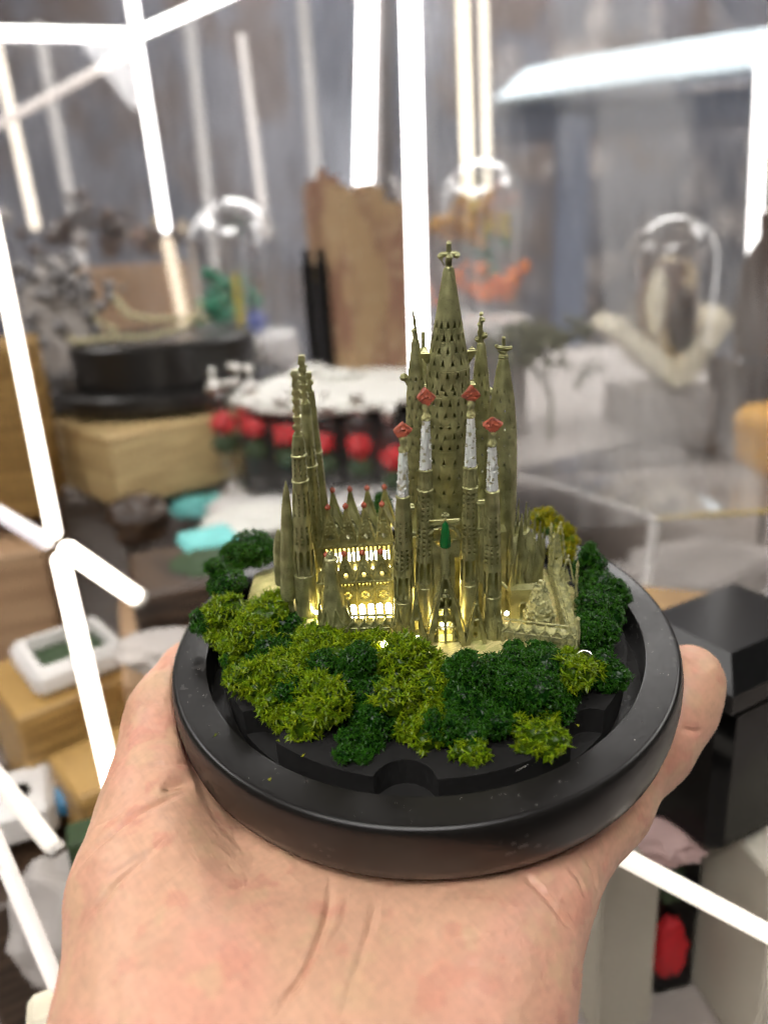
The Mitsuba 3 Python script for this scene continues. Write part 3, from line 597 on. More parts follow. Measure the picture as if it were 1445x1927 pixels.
def seg_dist(p, line):
    d = np.full(len(p), 1e9); u = np.zeros(len(p))
    for i in range(len(line) - 1):
        a, b = line[i], line[i + 1]; ab = b - a; t = np.clip(((p - a) @ ab) / (ab @ ab), 0, 1)
        q = np.linalg.norm(p - a - t[:, None] * ab, axis=1); m = q < d; d[m] = q[m]; u[m] = (i + t[m]) / (len(line) - 1)
    return d, u
def smooth_line(pts, n=28):
    pts = np.array(pts, float); t = np.linspace(0, 1, len(pts)); s = np.linspace(0, 1, n)
    from scipy.interpolate import PchipInterpolator
    return PchipInterpolator(t, pts, axis=0)(s)
disp = (meshkit.fbm(hv / 9.0, 3) - .5) * 0.7 + (meshkit.fbm(hv / 2.2 + 9, 2) - .5) * 0.16
for depth, width, pts in CREASES:
    ln = smooth_line(pts); dd, uu = seg_dist(hv + (meshkit.noise(hv / 1.5)[:, None] - .5) * .35, ln)
    fade = np.clip(np.minimum(uu, 1 - uu) * 3.5, 0, 1)
    disp += fade * depth * 1.35 * (-np.exp(-(dd / width) ** 2) + 0.16 * np.exp(-((dd - 2.6 * width) / (1.6 * width)) ** 2))
hv = hv + hn * disp[:, None]
hand_key = tag(add('hand', (hv, hf), 'skin', smooth=True, local=True), 'open left hand, palm up, holding the black dish with thumb and little finger', 'hand')

# ------------------------------------------------------------------ the dish and its foam pad
k = thing('display_dish', 'round matt black dish with a broad flat rim, held on the palm', 'dish')
prof = [(51.5, -13.6), (53.6, -13.3), (55.0, -12.2), (55.6, -9.5), (55.9, -6), (55.8, -3), (55.4, -1.2), (55.0, -0.35), (54.5, -0.05), (54.0, 0.0), (48.35, 0.0), (48.05, -0.12), (47.95, -0.5), (47.9, -8.5), (0.5, -8.5)]
a = np.array(prof + [(0.5, -13.6)])
add('rim', MF.revolve(CS([a]), 160), 'black_lacquer', k, smooth=40, local=True)
pad = MF.cylinder(8.3, 44.3, 44.3, 128).translate([0, 0, -8.4])
for ang, r0, rn in ((-16 - 74 - 8, 45.5, 5.9), (-140, 45.5, 5.9), (-49, 45.8, 5.6), (-1, 45.8, 5.6), (42, 45.5, 5.8), (90, 45.5, 5.8), (135, 45.5, 5.8), (178, 45.5, 5.8)):
    t = math.radians(ang); pad = pad - MF.cylinder(7.0, rn, rn, 40).translate([r0 * math.cos(t), r0 * math.sin(t), -6.0])
tag(add('foam_pad', pad, 'black_foam', smooth=35, local=True), 'black foam pad with scalloped notches inside the dish', 'foam pad')

# ------------------------------------------------------------------ ground of the diorama
N = 110
gx, gy = np.meshgrid(np.linspace(-41, 41, N), np.linspace(-34, 40, N), indexing='ij')
def ground_z(x, y):
    r = np.hypot(x / 37.0, (y - 3) / 33.0)
    z = 4.6 * np.clip((1.04 - r) / 0.22, 0, 1) ** 0.8
    z = z + 2.6 * np.exp(-(((x + 35) / 7) ** 2 + ((y - 18) / 8) ** 2))
    p = np.stack([x / 5, y / 5, x * 0], -1)
    return z + (meshkit.fbm(p, 3) - .5) * 1.1 * np.clip(z / 3, 0, 1) + 0.02
gz = ground_z(gx, gy)
gv = np.stack([gx, gy, gz], -1).reshape(-1, 3); ii = np.arange(N * N).reshape(N, N)
gf = np.vstack([np.stack([ii[:-1, :-1], ii[1:, :-1], ii[1:, 1:]], -1).reshape(-1, 3), np.stack([ii[:-1, :-1], ii[1:, 1:], ii[:-1, 1:]], -1).reshape(-1, 3)])
gf = gf[(gv[gf][..., 2].max(1) > 0.3)]
tag(add('ground', (gv, gf), 'sand_turf', smooth=True, local=True), 'sandy yellow green ground of the miniature', kind='structure')

# ------------------------------------------------------------------ the miniature cathedral (millimetres, frame of the dish)
CA = tag('model_cathedral', 'gilded bronze miniature cathedral with many tapering spires, lit from inside, on the dish', 'model cathedral')
used['model_cathedral'] = 0
def part(name, m, bs='bronze', parent=CA, smooth=35, **k): return add(name, m, bs, parent, smooth, local=True, **k)
def cutter(r, z, ang, w, h, depth, arch=False):
    c = cube(r, 0, z, depth * 2, w, h)
    if arch: c = c + MF.cylinder(depth * 2, w / 2, w / 2, 8, True).rotate([0, 90, 0]).translate([r, 0, z + h / 2])
    return c.rotate([0, 0, ang])
def tri_cut(r, z, ang, w, h, depth):
    m = MF.extrude(CS([np.array([(-w / 2, -h / 2), (w / 2, -h / 2), (0, h / 2)], float)]), depth * 2)
    return m.transform(np.array([[0, 0, 1, r - depth], [1, 0, 0, 0], [0, 1, 0, z]])).rotate([0, 0, ang])
def rad_at(prof, z): return float(np.interp(z, [p[1] for p in prof], [p[0] for p in prof]))
def blob(pts, seed, amp=.12):
    R = np.random.default_rng(seed); p = np.array(pts, float); return MF.hull_points(p + R.normal(0, amp, p.shape))
def shaft(prof, seg, small=(), slots=(), tris=(), ribs=(), rings=()):
    front = lambda q: math.sin(math.radians(q)) < .3
    inn = [(max(r - .38, .05), z) for r, z in prof if r > .75]
    inn[0] = (inn[0][0], inn[0][1] + .4)
    core = [(r * .55, z) for r, z in inn]
    m = rev(prof, seg) - (rev(inn, seg) - rev(core, 10) if seg >= 40 else rev(inn, seg)); cuts = []
    for z0, z1, dz, n, w, h in small:
        for i, z in enumerate(np.arange(z0, z1, dz)):
            cuts += [cutter(rad_at(prof, z), z, q, w, h, .7) for q in (360 * (j + .25) / n for j in range(n)) if front(q)]
    for z, h, n, w in slots:
        cuts += [cutter(rad_at(prof, z), z, q, w, h, .8, True) for q in (360 * (j + .25) / n for j in range(n)) if front(q)]
    for z0, z1, dz, n, w, h in tris:
        for i, z in enumerate(np.arange(z0, z1, dz)):
            for j in range(n): cuts.append(tri_cut(rad_at(prof, z), z, 360 * (j + .5 * (i % 2)) / n, w, h, .7))
    if cuts: m = m - union(cuts)
    adds = [m]
    for z0, z1, n, w in ribs:
        for j in range(n):
            t = 2 * math.pi * j / n; r0, r1 = rad_at(prof, z0), rad_at(prof, z1)
            adds.append(bar((r0 * math.cos(t), r0 * math.sin(t), z0), (r1 * math.cos(t), r1 * math.sin(t), z1), w, 5))
    for z, g, h in rings:
        adds.append(rev([(rad_at(prof, z) - .1, z - h), (rad_at(prof, z) + g, z - h * .4), (rad_at(prof, z) + g, z + h * .4), (rad_at(prof, z) - .1, z + h)], seg))
    return union(adds)

# four bell towers of the front with white spires and red mitres
ST = []
def bell_tower(x, y, sx, inner, seed):
    z0 = 4.5; at = lambda m: lean(m, x, y, z0, sx, 0.0)
    if inner:
        prof = [(1.95, 4), (2.02, 12), (1.98, 18), (1.85, 25), (1.62, 32), (1.42, 38.5), (1.3, 38.7), (1.2, 42.6)]
        b = shaft(prof, 26, small=((24.6, 31.0, 1.0, 10, .62, .56), (32.4, 37.5, 1.0, 9, .52, .48)), slots=((20.1, 4.6, 9, .80),), ribs=((38.6, 42.6, 10, .16),), rings=((16.6, .10, .2), (38.5, .18, .35), (42.7, .2, .35)))
        sp = [(1.18, 42.9), (1.1, 45), (.92, 49), (.72, 52.7)]; zb, zc = 53.2, 56.0
    else:
        prof = [(1.85, 4), (1.95, 12), (1.93, 19), (1.85, 24), (1.62, 31), (1.38, 37), (1.25, 38.6)]
        b = shaft(prof, 26, small=((23.2, 28.0, 1.0, 10, .62, .56), (29.2, 33.6, 1.0, 9, .52, .48)), slots=((18.3, 5.0, 9, .80),), rings=((14.9, .10, .2), (38.5, .18, .35)))
        sp = [(1.16, 38.8), (1.08, 41), (.95, 45), (.76, 47.7)]; zb, zc = 48.2, 50.9
    t = part('bell_tower', at(b))
    R = np.random.default_rng(seed); knobs = []
    for i in range(26):
        z = R.uniform(sp[0][1] + .5, sp[-1][1] - .3); a = R.uniform(0, 6.28); r = np.interp(z, [q[1] for q in sp], [q[0] for q in sp])
        knobs.append(ball(R.uniform(.16, .26), r * math.cos(a), r * math.sin(a), z, 6))
    part('spire', at(union([rev(sp, 18)] + knobs)), 'white_paint', t)
    sphere = ball(.92, 0, 0, zb, 18).scale([1, .8, 1]).translate([0, 0, 0]) - ball(.42, .15, -.85, zb, 10)
    part('finial', at(union([sphere, rev([(.6, zb + .5), (.5, zb + 1.3), (.72, zb + 1.7), (.75, zb + 2.3), (.55, zc + .3)], 14)])), 'pale_resin', t)
    h = 2.6 if not inner else 3.0
    mit = blob([(0, -.45, zc + h), (0, .45, zc + h), (-1.75, -.5, zc + 1.2), (-1.75, .5, zc + 1.2), (1.75, -.5, zc + 1.2), (1.75, .5, zc + 1.2), (-1.5, 0, zc + .75), (1.5, 0, zc + .75), (-.65, -.6, zc), (.65, -.6, zc), (-.65, .6, zc), (.65, .6, zc)], seed)
    mit = union([mit, ball(.36, 0, -.55, zc + 1.5, 8), ball(.3, .7, -.5, zc + 1.1, 8), ball(.3, -.7, -.5, zc + 1.1, 8)])
    labels[part('mitre', at(mit), 'red_paint', t)] = {'label': 'rust red mitre shaped tip'}
bell_tower(-4.6, -10.0, .044, False, 1)
bell_tower(0.0, -7.6, .040, True, 2)
bell_tower(9.6, -7.6, .014, True, 3)
bell_tower(14.2, -10.0, -.006, False, 4)

# crossing spires
prof = [(3.6, 4), (3.75, 28), (4.35, 38), (4.5, 46), (4.45, 54), (4.25, 58.5), (3.3, 64), (2.1, 71), (1.05, 77.4), (.62, 78.0)]
m = shaft(prof, 40, tris=((56.0, 69.5, 2.35, 13, .8, 1.5), (43.5, 55.5, 2.3, 16, .75, 1.35), (30, 43, 3.4, 12, .75, 1.35)), rings=((42.4, .06, .14), (48.0, .06, .14), (53.7, .07, .14), (58.9, .08, .14), (65.9, .05, .12)))
arm = lambda d: bar((0, 0, 80.1), (d[0], d[1], 80.1), .52, 8)
top = union([bar((0, 0, 77.6), (0, 0, 79.4), .62, 8), bar((0, 0, 79.4), (0, 0, 82.0), .48, 8), ball(.5, 0, 0, 82.0, 8)] +
            [x for d in ((1.45, 0), (-1.45, 0), (0, 1.45), (0, -1.45)) for x in (arm(d), ball(.66, d[0], d[1], 79.85, 8))] + [bar((-.9, -.5, 78.2), (-1.35, -.6, 79.2), .14, 5), ball(.2, -1.4, -.6, 79.3, 6)])
at = lambda q: lean(q, 6.1, 5, 4, .024, 0)
t = part('crossing_tower', at(m)); part('cross', at(top), parent=t)
for i, (dx, dz) in enumerate(((-4.6, 61.6), (4.6, 61.4), (-4.6, 54.5), (4.7, 54.6), (0, 61.5))):
    yy = 0 if i < 4 else 4.5
    part('sculpture', at(blob([(dx - .9, yy - .5, dz + .4), (dx + .9, yy - .5, dz + .4), (dx, yy, dz + 1.5), (dx - 1, yy + .4, dz), (dx + 1, yy + .4, dz), (dx * .92, yy, dz - 1.6), (dx * .9, yy + .4, dz - 2.4)], i + 40)), parent=t)
def spire(x, y, sx, prof, seed, fin, seg=24, z0=4):
    tr = [(prof[1][1] + 1, prof[-2][1] - 5, 1.9, 8, .6, 1.0)]
    m = shaft(prof, seg, tris=tr, rings=())
    R = np.random.default_rng(seed); bumps = []
    for i in range(46):
        z = R.uniform(prof[0][1] + 12, prof[-2][1]); a = R.uniform(0, 6.28); r = rad_at(prof, z) - .06
        bumps.append(ball(R.uniform(.12, .24), r * math.cos(a), r * math.sin(a), z, 5))
    t = part('evangelist_spire', lean(union([m] + bumps), x, y, z0, sx, 0))
    part('finial', lean(union(fin), x, y, z0, sx, 0), parent=t)
    return t
spire(-0.9, 4, .034, [(1.9, 4), (2.0, 30), (2.0, 47), (1.85, 54), (1.45, 58.5), (1.0, 62), (.75, 64.5), (.55, 65)], 11,
      [bar((0, 0, 64.5), (-.15, 0, 66.8), .5, 7), ball(.62, -.25, 0, 66.6, 8), bar((0, 0, 66.8), (-.3, 0, 69.4), .3, 6), bar((-.3, 0, 69.2), (-.6, 0, 70.6), .2, 6), ball(.85, -2.3, 0, 57.6, 8), bar((-1.4, 0, 56), (-2.2, 0, 57.6), .4, 6)])
spire(14.4, 10, .004, [(2.3, 4), (2.45, 30), (2.4, 40), (2.05, 50), (1.5, 56), (1.05, 60), (.85, 61.5), (.6, 62)], 12,
      [bar((0, 0, 61.5), (-.2, 0, 64.5), .6, 7), ball(.75, .55, -.2, 63.3, 8), ball(.7, -.6, 0, 62.6, 8), bar((-.2, 0, 64), (0, 0, 67), .42, 7), ball(.58, -.25, 0, 65.6, 8), ball(.55, .25, -.1, 66.4, 8), ball(.48, 0, 0, 67.6, 8), ball(.95, 1.9, 0, 51.5, 8)])
spire(18.3, 5, .0, [(3.0, 4), (3.25, 30), (3.2, 38), (2.95, 45), (2.3, 52), (1.4, 57.5), (1.0, 59.5), (.7, 60)], 13,
      [ball(1.05, 0, 0, 60.2, 8), blob([(-1.2, 0, 61.6), (1.2, 0, 61.5), (0, -.9, 61), (0, .9, 61), (0, 0, 60)], 5), bar((0, 0, 61), (0, 0, 63.6), .36, 6), bar((-1.3, -.2, 62.2), (1.3, -.2, 61.8), .42, 6), ball(.45, -1.4, -.2, 62.4, 7), ball(.4, 0, 0, 63.9, 7), ball(.4, 1.35, -.2, 62, 7)])
spire(1.5, 13, .03, [(2.3, 4), (2.4, 30), (2.4, 40), (2.0, 47), (1.5, 53), (1.0, 57), (.8, 59.5), (.6, 60)], 14, [ball(.9, 0, 0, 60.2, 8), bar((0, 0, 60), (0, 0, 64), .4, 6)])

# left front with four slim towers, the nearest perforated
def slim(x, y, sx, prof, seed, ztop, small, slots, rings):
    m = shaft(prof, 24, small=small, slots=slots, rings=rings)
    t = part('west_tower', lean(m, x, y, 4, sx, 0))
    R = np.random.default_rng(seed); k = [bar((0, 0, prof[-1][1] - 1), (0, 0, ztop - .3), .55, 7)]
    for z in np.arange(prof[-1][1], ztop, 1.7): k.append(blob([(q * R.uniform(.75, 1.05), w * R.uniform(.7, 1.0), z + u) for q in (-.78, .78) for w in (-.7, .7) for u in (-.5, .5)], seed + int(z), .1))
    k.append(cube(0, 0, ztop, 1.25, 1.1, 1.1)); k.append(ball(.28, .8, -.3, ztop - 1.6, 6))
    part('pinnacle', lean(union(k), x, y, 4, sx, 0), parent=t)
P1 = [(1.75, 4), (1.9, 8), (2.3, 16), (2.38, 19), (2.25, 25), (2.0, 30), (1.75, 36), (1.52, 40.4), (1.45, 44), (1.3, 48), (1.0, 50)]
slim(-25.2, -4, .060, P1, 21, 62.2, ((27.0, 31.5, .9, 11, .52, .55), (33.4, 38.0, .9, 10, .46, .52), (42, 48, 1.1, 8, .36, .55)), ((22.3, 5.4, 10, .80),), ((19.2, .12, .25), (40.5, .25, .35), (45.8, .2, .4)))
P2 = [(1.8, 4), (2.0, 18), (1.8, 30), (1.4, 42), (1.15, 50), (.95, 54)]
slim(-22.6, 3, .030, P2, 22, 63.0, ((20, 46, 1.3, 8, .42, .6),), (), ((40.5, .2, .35),))
slim(-21.2, 10, .012, P2, 23, 57.5, ((20, 46, 1.3, 8, .42, .6),), (), ((40.5, .2, .35),))
slim(-23.6, 15, .02, P2, 24, 56.5, ((20, 46, 1.3, 8, .42, .6),), (), ((40.5, .2, .35),))
def bullet(x, y, sx, prof, n, seed, name='cone_spire', zc=4, seg=16):
    R = np.random.default_rng(seed); m = [rev(prof, seg)]
    zs = [p[1] for p in prof]
    for i in range(n):
        z = R.uniform(zs[1], zs[-1] - 2); a = R.uniform(-3.6, .4); r = rad_at(prof, z) - .04
        m.append(ball(R.uniform(.1, .2), r * math.cos(a), r * math.sin(a), z, 5))
    return part(name, lean(union(m), x, y, zc, sx, 0))
bullet(-29.2, -4, .092, [(.5, 12.4), (1.45, 13.2), (1.72, 15), (1.6, 19), (1.55, 24), (1.3, 29), (1.05, 34), (.62, 38), (.1, 40.6)], 60, 31)
bullet(-30.6, -2.5, .07, [(.6, 15.5), (1.2, 16), (1.35, 20), (1.3, 24), (.9, 27), (.2, 29)], 20, 32)
bullet(-26.5, 0, .06, [(1.2, 5), (1.3, 16), (1.0, 26), (.5, 33), (.1, 36)], 20, 33)
part('stem', union([cube(-28.0, -3.8, 8.6, 1.0, 1.0, 9), cube(-26.6, -3.2, 9.5, .8, 1.4, 12)]), smooth=False)
part('step', union([cube(-26.0, -5.8, 5.6, 5.6, 3.2, 1.2)]), smooth=False)

# nave: aisle wall with lancets and roses, upper wall, two rows of gables with red tips
bays = [-19.5, -15.75, -11.95, -8.15]
yA, yC = -3.0, 1.6
wall = cube(-13.9, yA, 9.6, 16.4, .7, 12.2)
cuts = []
for b in bays:
    for s in (-.95, .95):
        cuts += [cube(b + s, yA, 7.2, 1.25, 2, 4.2), MF.cylinder(2, .625, .625, 16, True).rotate([90, 0, 0]).translate([b + s, yA, 9.3])]
    cuts.append(MF.cylinder(2, 1.45, 1.45, 28, True).rotate([90, 0, 0]).translate([b, yA, 12.15]))
    for s in (-1.15, -.35, .45, 1.25): cuts.append(cube(b + s, yA, 14.9, .34, 2, 1.1))
part('aisle_wall', wall - union(cuts), smooth=False)
for b in bays:
    ro = [MF.cylinder(.35, .3, .3, 10, True).rotate([90, 0, 0]).translate([b, yA - .1, 12.15])]
    for j in range(8):
        t = j * math.pi / 4; c, s = math.cos(t), math.sin(t)
        ro.append(bar((b, yA - .1, 12.15), (b + 1.45 * c, yA - .1, 12.15 + 1.45 * s), .11, 5))
        ro.append(MF.cylinder(.3, .27, .27, 8, True).rotate([90, 0, 0]).translate([b + 1.12 * math.cos(t + .39), yA - .12, 12.15 + 1.12 * math.sin(t + .39)]))
    rg = MF.cylinder(.5, 1.62, 1.62, 28, True) - MF.cylinder(2, 1.36, 1.36, 28, True)
    ro.append(rg.rotate([90, 0, 0]).translate([b, yA - .2, 12.15]))
    part('rose_window', union(ro))
pil = []
for x in [-21.6, -17.6, -13.85, -10.05, -6.2]:
    pil += [bar((x, yA - .5, 4), (x, yA - .5, 16), .28, 6), ball(.34, x, yA - .5, 16, 6)]
    for dx in (-.55, .55): pil.append(bar((x + dx, yA - .38, 11), (x + dx, yA - .38, 15.5), .13, 5))
part('pilasters', union(pil))
labels['model_cathedral__pilasters'] = {}
labels.pop('model_cathedral__pilasters')
part('cornice', union([cube(-13.9, yA - .25, 15.75, 16.6, 1.0, .5)] + [ball(.26, x, yA - .75, 15.9, 6) for x in np.arange(-21.6, -6, .62)]), smooth=False)
clear = cube(-13.9, yC, 17, 17.0, .6, 11)
cuts = [cube(x, yC, 19.6, .42, 2, 3.6) for x in np.arange(-21.6, -6.2, .95)]
part('upper_wall', clear - union(cuts), smooth=False)
part('aisle_roof', prism([(-22, 15.4), (-5.6, 15.4), (-5.6, 15.8), (-22, 15.8)], (yA + yC) / 2, yC - yA), smooth=False)
part('back_wall', cube(-13.9, 11.0, 13, 17.0, .7, 19), smooth=False)
part('nave_roof', prism([(-22, 22.2), (-5.6, 22.2), (-5.6, 22.8), (-22, 22.8)], 6.3, 9.4), smooth=False)
part('cornice', union([cube(-13.9, yC - .2, 22.0, 17.0, .9, .45)] + [ball(.25, x, yC - .65, 22.2, 6) for x in np.arange(-21.8, -5.8, .62)]), smooth=False)
def gable(x, y, zb, w, h, oval, seed, back=None, name='gable', tip=True, r=.64, dark=False, knobs=True):
    R = np.random.default_rng(seed)
    tri = prism([(x - w / 2, zb), (x + w / 2, zb), (x + .22, zb + h - .6), (x - .22, zb + h - .6)], y, .55)
    tri = tri - MF.cylinder(3, oval, oval, 14, True).scale([1, 1.75, 1]).rotate([90, 0, 0]).translate([x, y, zb + h * .19])
    ms = [tri]
    for s in (-1, 1):
        ms.append(bar((x + s * w / 2, y - .25, zb), (x + s * .12, y - .25, zb + h - .6), .27, 6))
        for t in np.linspace(.05, .92, 9): ms.append(ball(.2, x + s * (w / 2 * (1 - t) + .25), y - .25, zb + t * (h - .6), 5))
    if knobs:
        for t in np.linspace(.30, .62, 4):
            hw = w / 2 * (1 - t) - .45
            for s in (-1, 1):
                if hw > .1: ms.append(ball(R.uniform(.26, .36), x + s * hw * R.uniform(.8, 1.05), y - .42, zb + h * t, 7))
        ms.append(ball(.3, x, y - .42, zb + h * .66, 7))
        for s in (-1, 1): ms.append(ball(.26, x + s * .72, y - .4, zb + h * .17, 6))
    ms.append(bar((x, y, zb + h - 1.6), (x, y, zb + h - .3), .34, 7))
    if back:
        for s in (-1, 1):
            c = np.array([(x + s * w / 2, y, zb), (x, y, zb + h * .68), (x + s * w / 2, back, zb), (x, back, zb + h * .5)])
            ms.append(MF.hull_points(np.vstack([c, c + [0, 0, -.35]])))
    g = part(name, union(ms))
    if tip: part('finial', union([ball(r, x, y, zb + h, 12).scale([1, 1, 1]), ball(r * .45, x, y, zb + h + r * .9, 8)]), 'red_paint', g)
for i, b in enumerate(bays):
    gable(b, yA - .3, 16.1, 3.9, 6.6, .42, i, back=yC - .3)
for i, b in enumerate([-18.6, -14.85, -11.0, -7.25]):
    gable(b, yC - .2, 22.4, 3.9, 9.0, .40, i + 10, back=6.3)
for i, b in enumerate([-17.9, -14.1, -10.3, -6.5]):
    gable(b, 10.8, 22.4, 3.8, 8.4, .40, i + 20, back=6.3, knobs=False)

# low cloister in front of the nave, steps at its left
def arcade(p0, p1, z0, z1, n, depth, bs, name, hpk=1.3, ridge=.28):
    p0, p1 = np.array(p0, float), np.array(p1, float); d = (p1 - p0); L = np.linalg.norm(d); d /= L; nn = np.array([-d[1], d[0]])
    ms, w = [], L / n
    body = cube(L / 2, depth / 2 + .25, (z0 + z1) / 2 - .1, L, depth, z1 - z0 - .4)
    op = [cube((i + .5) * w, 0, (z0 + z1) / 2 - .7, w * .62, depth * 1.0, (z1 - z0) * .5) for i in range(n)]
    ms.append(body - union(op))
    for i in range(n):
        c = (i + .5) * w
        for s in (-1, 1): ms.append(bar((c + s * w * .5, 0, z1 - .9), (c, 0, z1 + hpk - .6), .24, 6))
        ms.append(MF.hull_points(np.array([(c - w * .5, .1, z1 - .8), (c + w * .5, .1, z1 - .8), (c, .1, z1 + hpk - .7), (c - w * .5, .3, z1 - .8), (c + w * .5, .3, z1 - .8), (c, depth, z1 + hpk - .7), (c - w * .1, depth + .2, z1 - .8), (c + w * .1, depth + .2, z1 - .8)])))
        ms.append(MF.cylinder(.9, .3, .02, 7).translate([c, 0, z1 + hpk - .6]))
        ms.append(bar((i * w, -.05, z0), (i * w, -.05, z1 - .7), .26, 6))
    ms.append(bar((L, 0, z0), (L, 0, z1 - .7), .26, 6))
    ms.append(bar((0, .05, z1 - 1.0), (L, .05, z1 - 1.0), .2, 6))
    ms.append(bar((0, depth, z1 + .6), (L, depth, z1 + .6), ridge, 6))
    M = np.array([[d[0], nn[0], 0, p0[0]], [d[1], nn[1], 0, p0[1]], [0, 0, 1, 0.0]])
    return part(name, union(ms).transform(M), bs, smooth=False)
arcade((-22.6, -9.4), (-4.6, -10.6), 3.5, 9.4, 8, 2.4, 'bronze', 'cloister')
part('steps', union([cube(-24.2, -7.6, 5.2, 1.6, 2.6, 4.0), cube(-24.0, -7.2, 8.0, 1.5, 1.8, 2.0), cube(-23.2, -8.4, 7.1, 1.3, 1.2, 1.0), bar((-24.9, -8.8, 4), (-24.9, -8.8, 9.4), .3, 6), bar((-24.9, -8.8, 7.0), (-23.4, -9.2, 9.0), .25, 6)]), 'pale_resin', smooth=False)
# domed chapel among small pointed gables
ch = [(3.2, 9.6), (2.7, 12), (1.95, 16.5), (1.45, 20), (1.15, 23), (1.0, 24.4), (.55, 25.5), (.1, 25.9)]
cuts = [cutter(rad_at(ch, 21), 21, 360 * j / 7, .4, .6, .4) for j in range(7)] + [cutter(rad_at(ch, 18), 18, 360 * (j + .5) / 7, .4, .9, .4) for j in range(7)]
t = part('chapel_dome', lean(rev(ch, 26) - union(cuts), -18.6, -7.2, 9, .02, 0))
part('ring', lean(rev([(1.0, 23.4), (1.35, 23.7), (1.35, 24.2), (1.0, 24.5)], 20), -18.6, -7.2, 9, .02, 0), 'pale_resin', t)
gb = []
for j in range(9):
    t0, t1 = 2 * math.pi * (j - .5) / 9, 2 * math.pi * (j + .5) / 9; tm = (t0 + t1) / 2; r = 3.6
    for q in (t0, t1): gb.append(bar((-18.6 + r * math.cos(q), -7.2 + r * math.sin(q), 9.2), (-18.6 + (r - .5) * math.cos(tm), -7.2 + (r - .5) * math.sin(tm), 13.6), .22, 6))
part('gable_ring', union(gb))
part('chapel_wall', moved(rev([(3.5, 3.5), (3.5, 9.2), (3.2, 9.8)], 18), -18.6, -7.2, 0))

# crossing block and bridges between the front towers
part('crossing_block', union([cube(8.5, 6, 14, 20, 15, 21)]) - union([cube(4.6, -1.4, 13, 5.2, 4, 14), cube(4.6, 2, 12, 13, 9, 12)]), smooth=False)
part('transept_wall', union([cube(4.6, -8.3, 15.5, 4.3, .6, 23), cube(4.6, -8.4, 25.4, 6.4, .5, 4.0), cube(4.6, -8.3, 7.5, 7.4, .5, 8)]) - MF.cylinder(4, 1.9, 1.9, 20, True).rotate([90, 0, 0]).translate([4.6, -8.3, 27.6]), smooth=False)
gg = []
for x in (1.9, 4.0, 6.1, 8.2):
    gg += [bar((x - 1.0, -1.9, 24), (x, -1.9, 28.4), .2, 5), bar((x + 1.0, -1.9, 24), (x, -1.9, 28.4), .2, 5)] + [ball(.26, x + q, -1.9, 25 + abs(q) * 0 + w, 6) for q, w in ((-.4, 0), (.4, 0), (0, 1), (0, -.5))]
part('gablet_row', union(gg + [cube(5, -1.3, 25.5, 9, .5, 5), cube(5, -2.0, 23.8, 9.5, .8, .4)]))
br = [bar((4.6 + 3.2 * math.cos(t), -8.6, 29.2 + 3.0 * math.sin(t) - 1.6), (4.6 + 3.2 * math.cos(t + .4), -8.6, 29.2 + 3.0 * math.sin(t + .4) - 1.6), .5, 6) for t in np.linspace(.1, 2.6, 7)]
part('bridge', union(br + [cube(4.7, -8.5, 31.3, 6.2, 1.4, .35), bar((1.8, -9.2, 32.5), (7.8, -9.2, 32.4), .2, 6)]))
for x, y in ((-1.9, -8.8), (12.2, -8.8)):
    part('bridge', union([cube(x, y, z, 2.0, .9, .6) for z in (35.2, 29.6)] + [bar((x - .8, y - .4, 36.2), (x + .8, y - .4, 36.2), .25, 6), cube(x, y + .2, 26, .7, .6, 18)]), smooth=False)

# portal: great gable between two small ones, a spire with a green cypress
yP = -12.6
part('portal_wall', (prism([(.3, 4), (8.5, 4), (4.9, 20.5), (3.9, 20.5)], yP + 1.5, .6) + prism([(-4.2, 4), (1.2, 4), (-1.2, 14), (-1.8, 14)], yP + 1.6, .5) + prism([(7.8, 4), (13.2, 4), (10.8, 13.2), (10.2, 13.2)], yP + 1.6, .5)) -
     union([cube(4.3 + s, yP + 1.5, 7.0, 1.15, 3, 4.4) for s in (-.85, .85)] + [MF.cylinder(3, .575, .575, 12, True).rotate([90, 0, 0]).translate([4.3 + s, yP + 1.5, 9.2]) for s in (-.85, .85)]
           + [cube(4.3 + s, yP + 1.5, 12.0, .95, 3, 1.9) for s in (-.75, .75)] + [cube(4.3 + s, yP + 1.5, 15.5, .8, 3, 2.0) for s in (-.6, .6)]
           + [cube(4.3 + s, yP + 1.5, 6.6, .55, 3, .8) for s in (-3, -2.2, 2.2, 3)] + [cube(4.3 + s, yP + 1.5, 9.4, .42, 3, .9) for s in (-2.6, 2.6)]
           + [cube(x, yP + 1.5, 9.2, .7, 3, 3.0) for x in (-1.6, 10.6)] + [cube(x, yP + 1.5, 5.8, .8, 3, 1.6) for x in (-1.6, 10.6)]), smooth=False)
def aframe(xc, y, zb, za, hw, r):
    ms = []
    for s in (-1, 1):
        c = np.array([(xc + s * hw, y, zb), (xc + s * (hw - r * 1.5), y, zb), (xc + s * .05, y, za), (xc + s * .4, y, za)])
        ms.append(MF.hull_points(np.vstack([c + [0, -r * .8, 0], c + [0, r * .8, 0]])))
    return ms
big = aframe(4.4, yP, 4.6, 22.6, 4.2, .8)
t = part('portal_gable', union(big + [MF.cylinder(5.0, 1.1, .8, 16).translate([4.5, yP + .5, 21.2]), rev([(.95, 26), (1.0, 26.8), (.9, 27.6), (.85, 28)], 16).translate([4.55, yP + .6, 0])]))
part('statue', union([ball(.55, 4.4, yP - .9, 18.6, 8), ball(.75, 4.4, yP - .8, 17.4, 8).scale([1, 1, 1]), ball(.42, 3.5, yP - .8, 16.6, 7), ball(.4, 5.2, yP - .8, 16.8, 7), bar((4.4, yP - .6, 16.4), (4.4, yP - .6, 13.6), .3, 6), MF.cylinder(1.6, .7, .05, 8).translate([4.4, yP - .2, 12.6])]), parent=t)
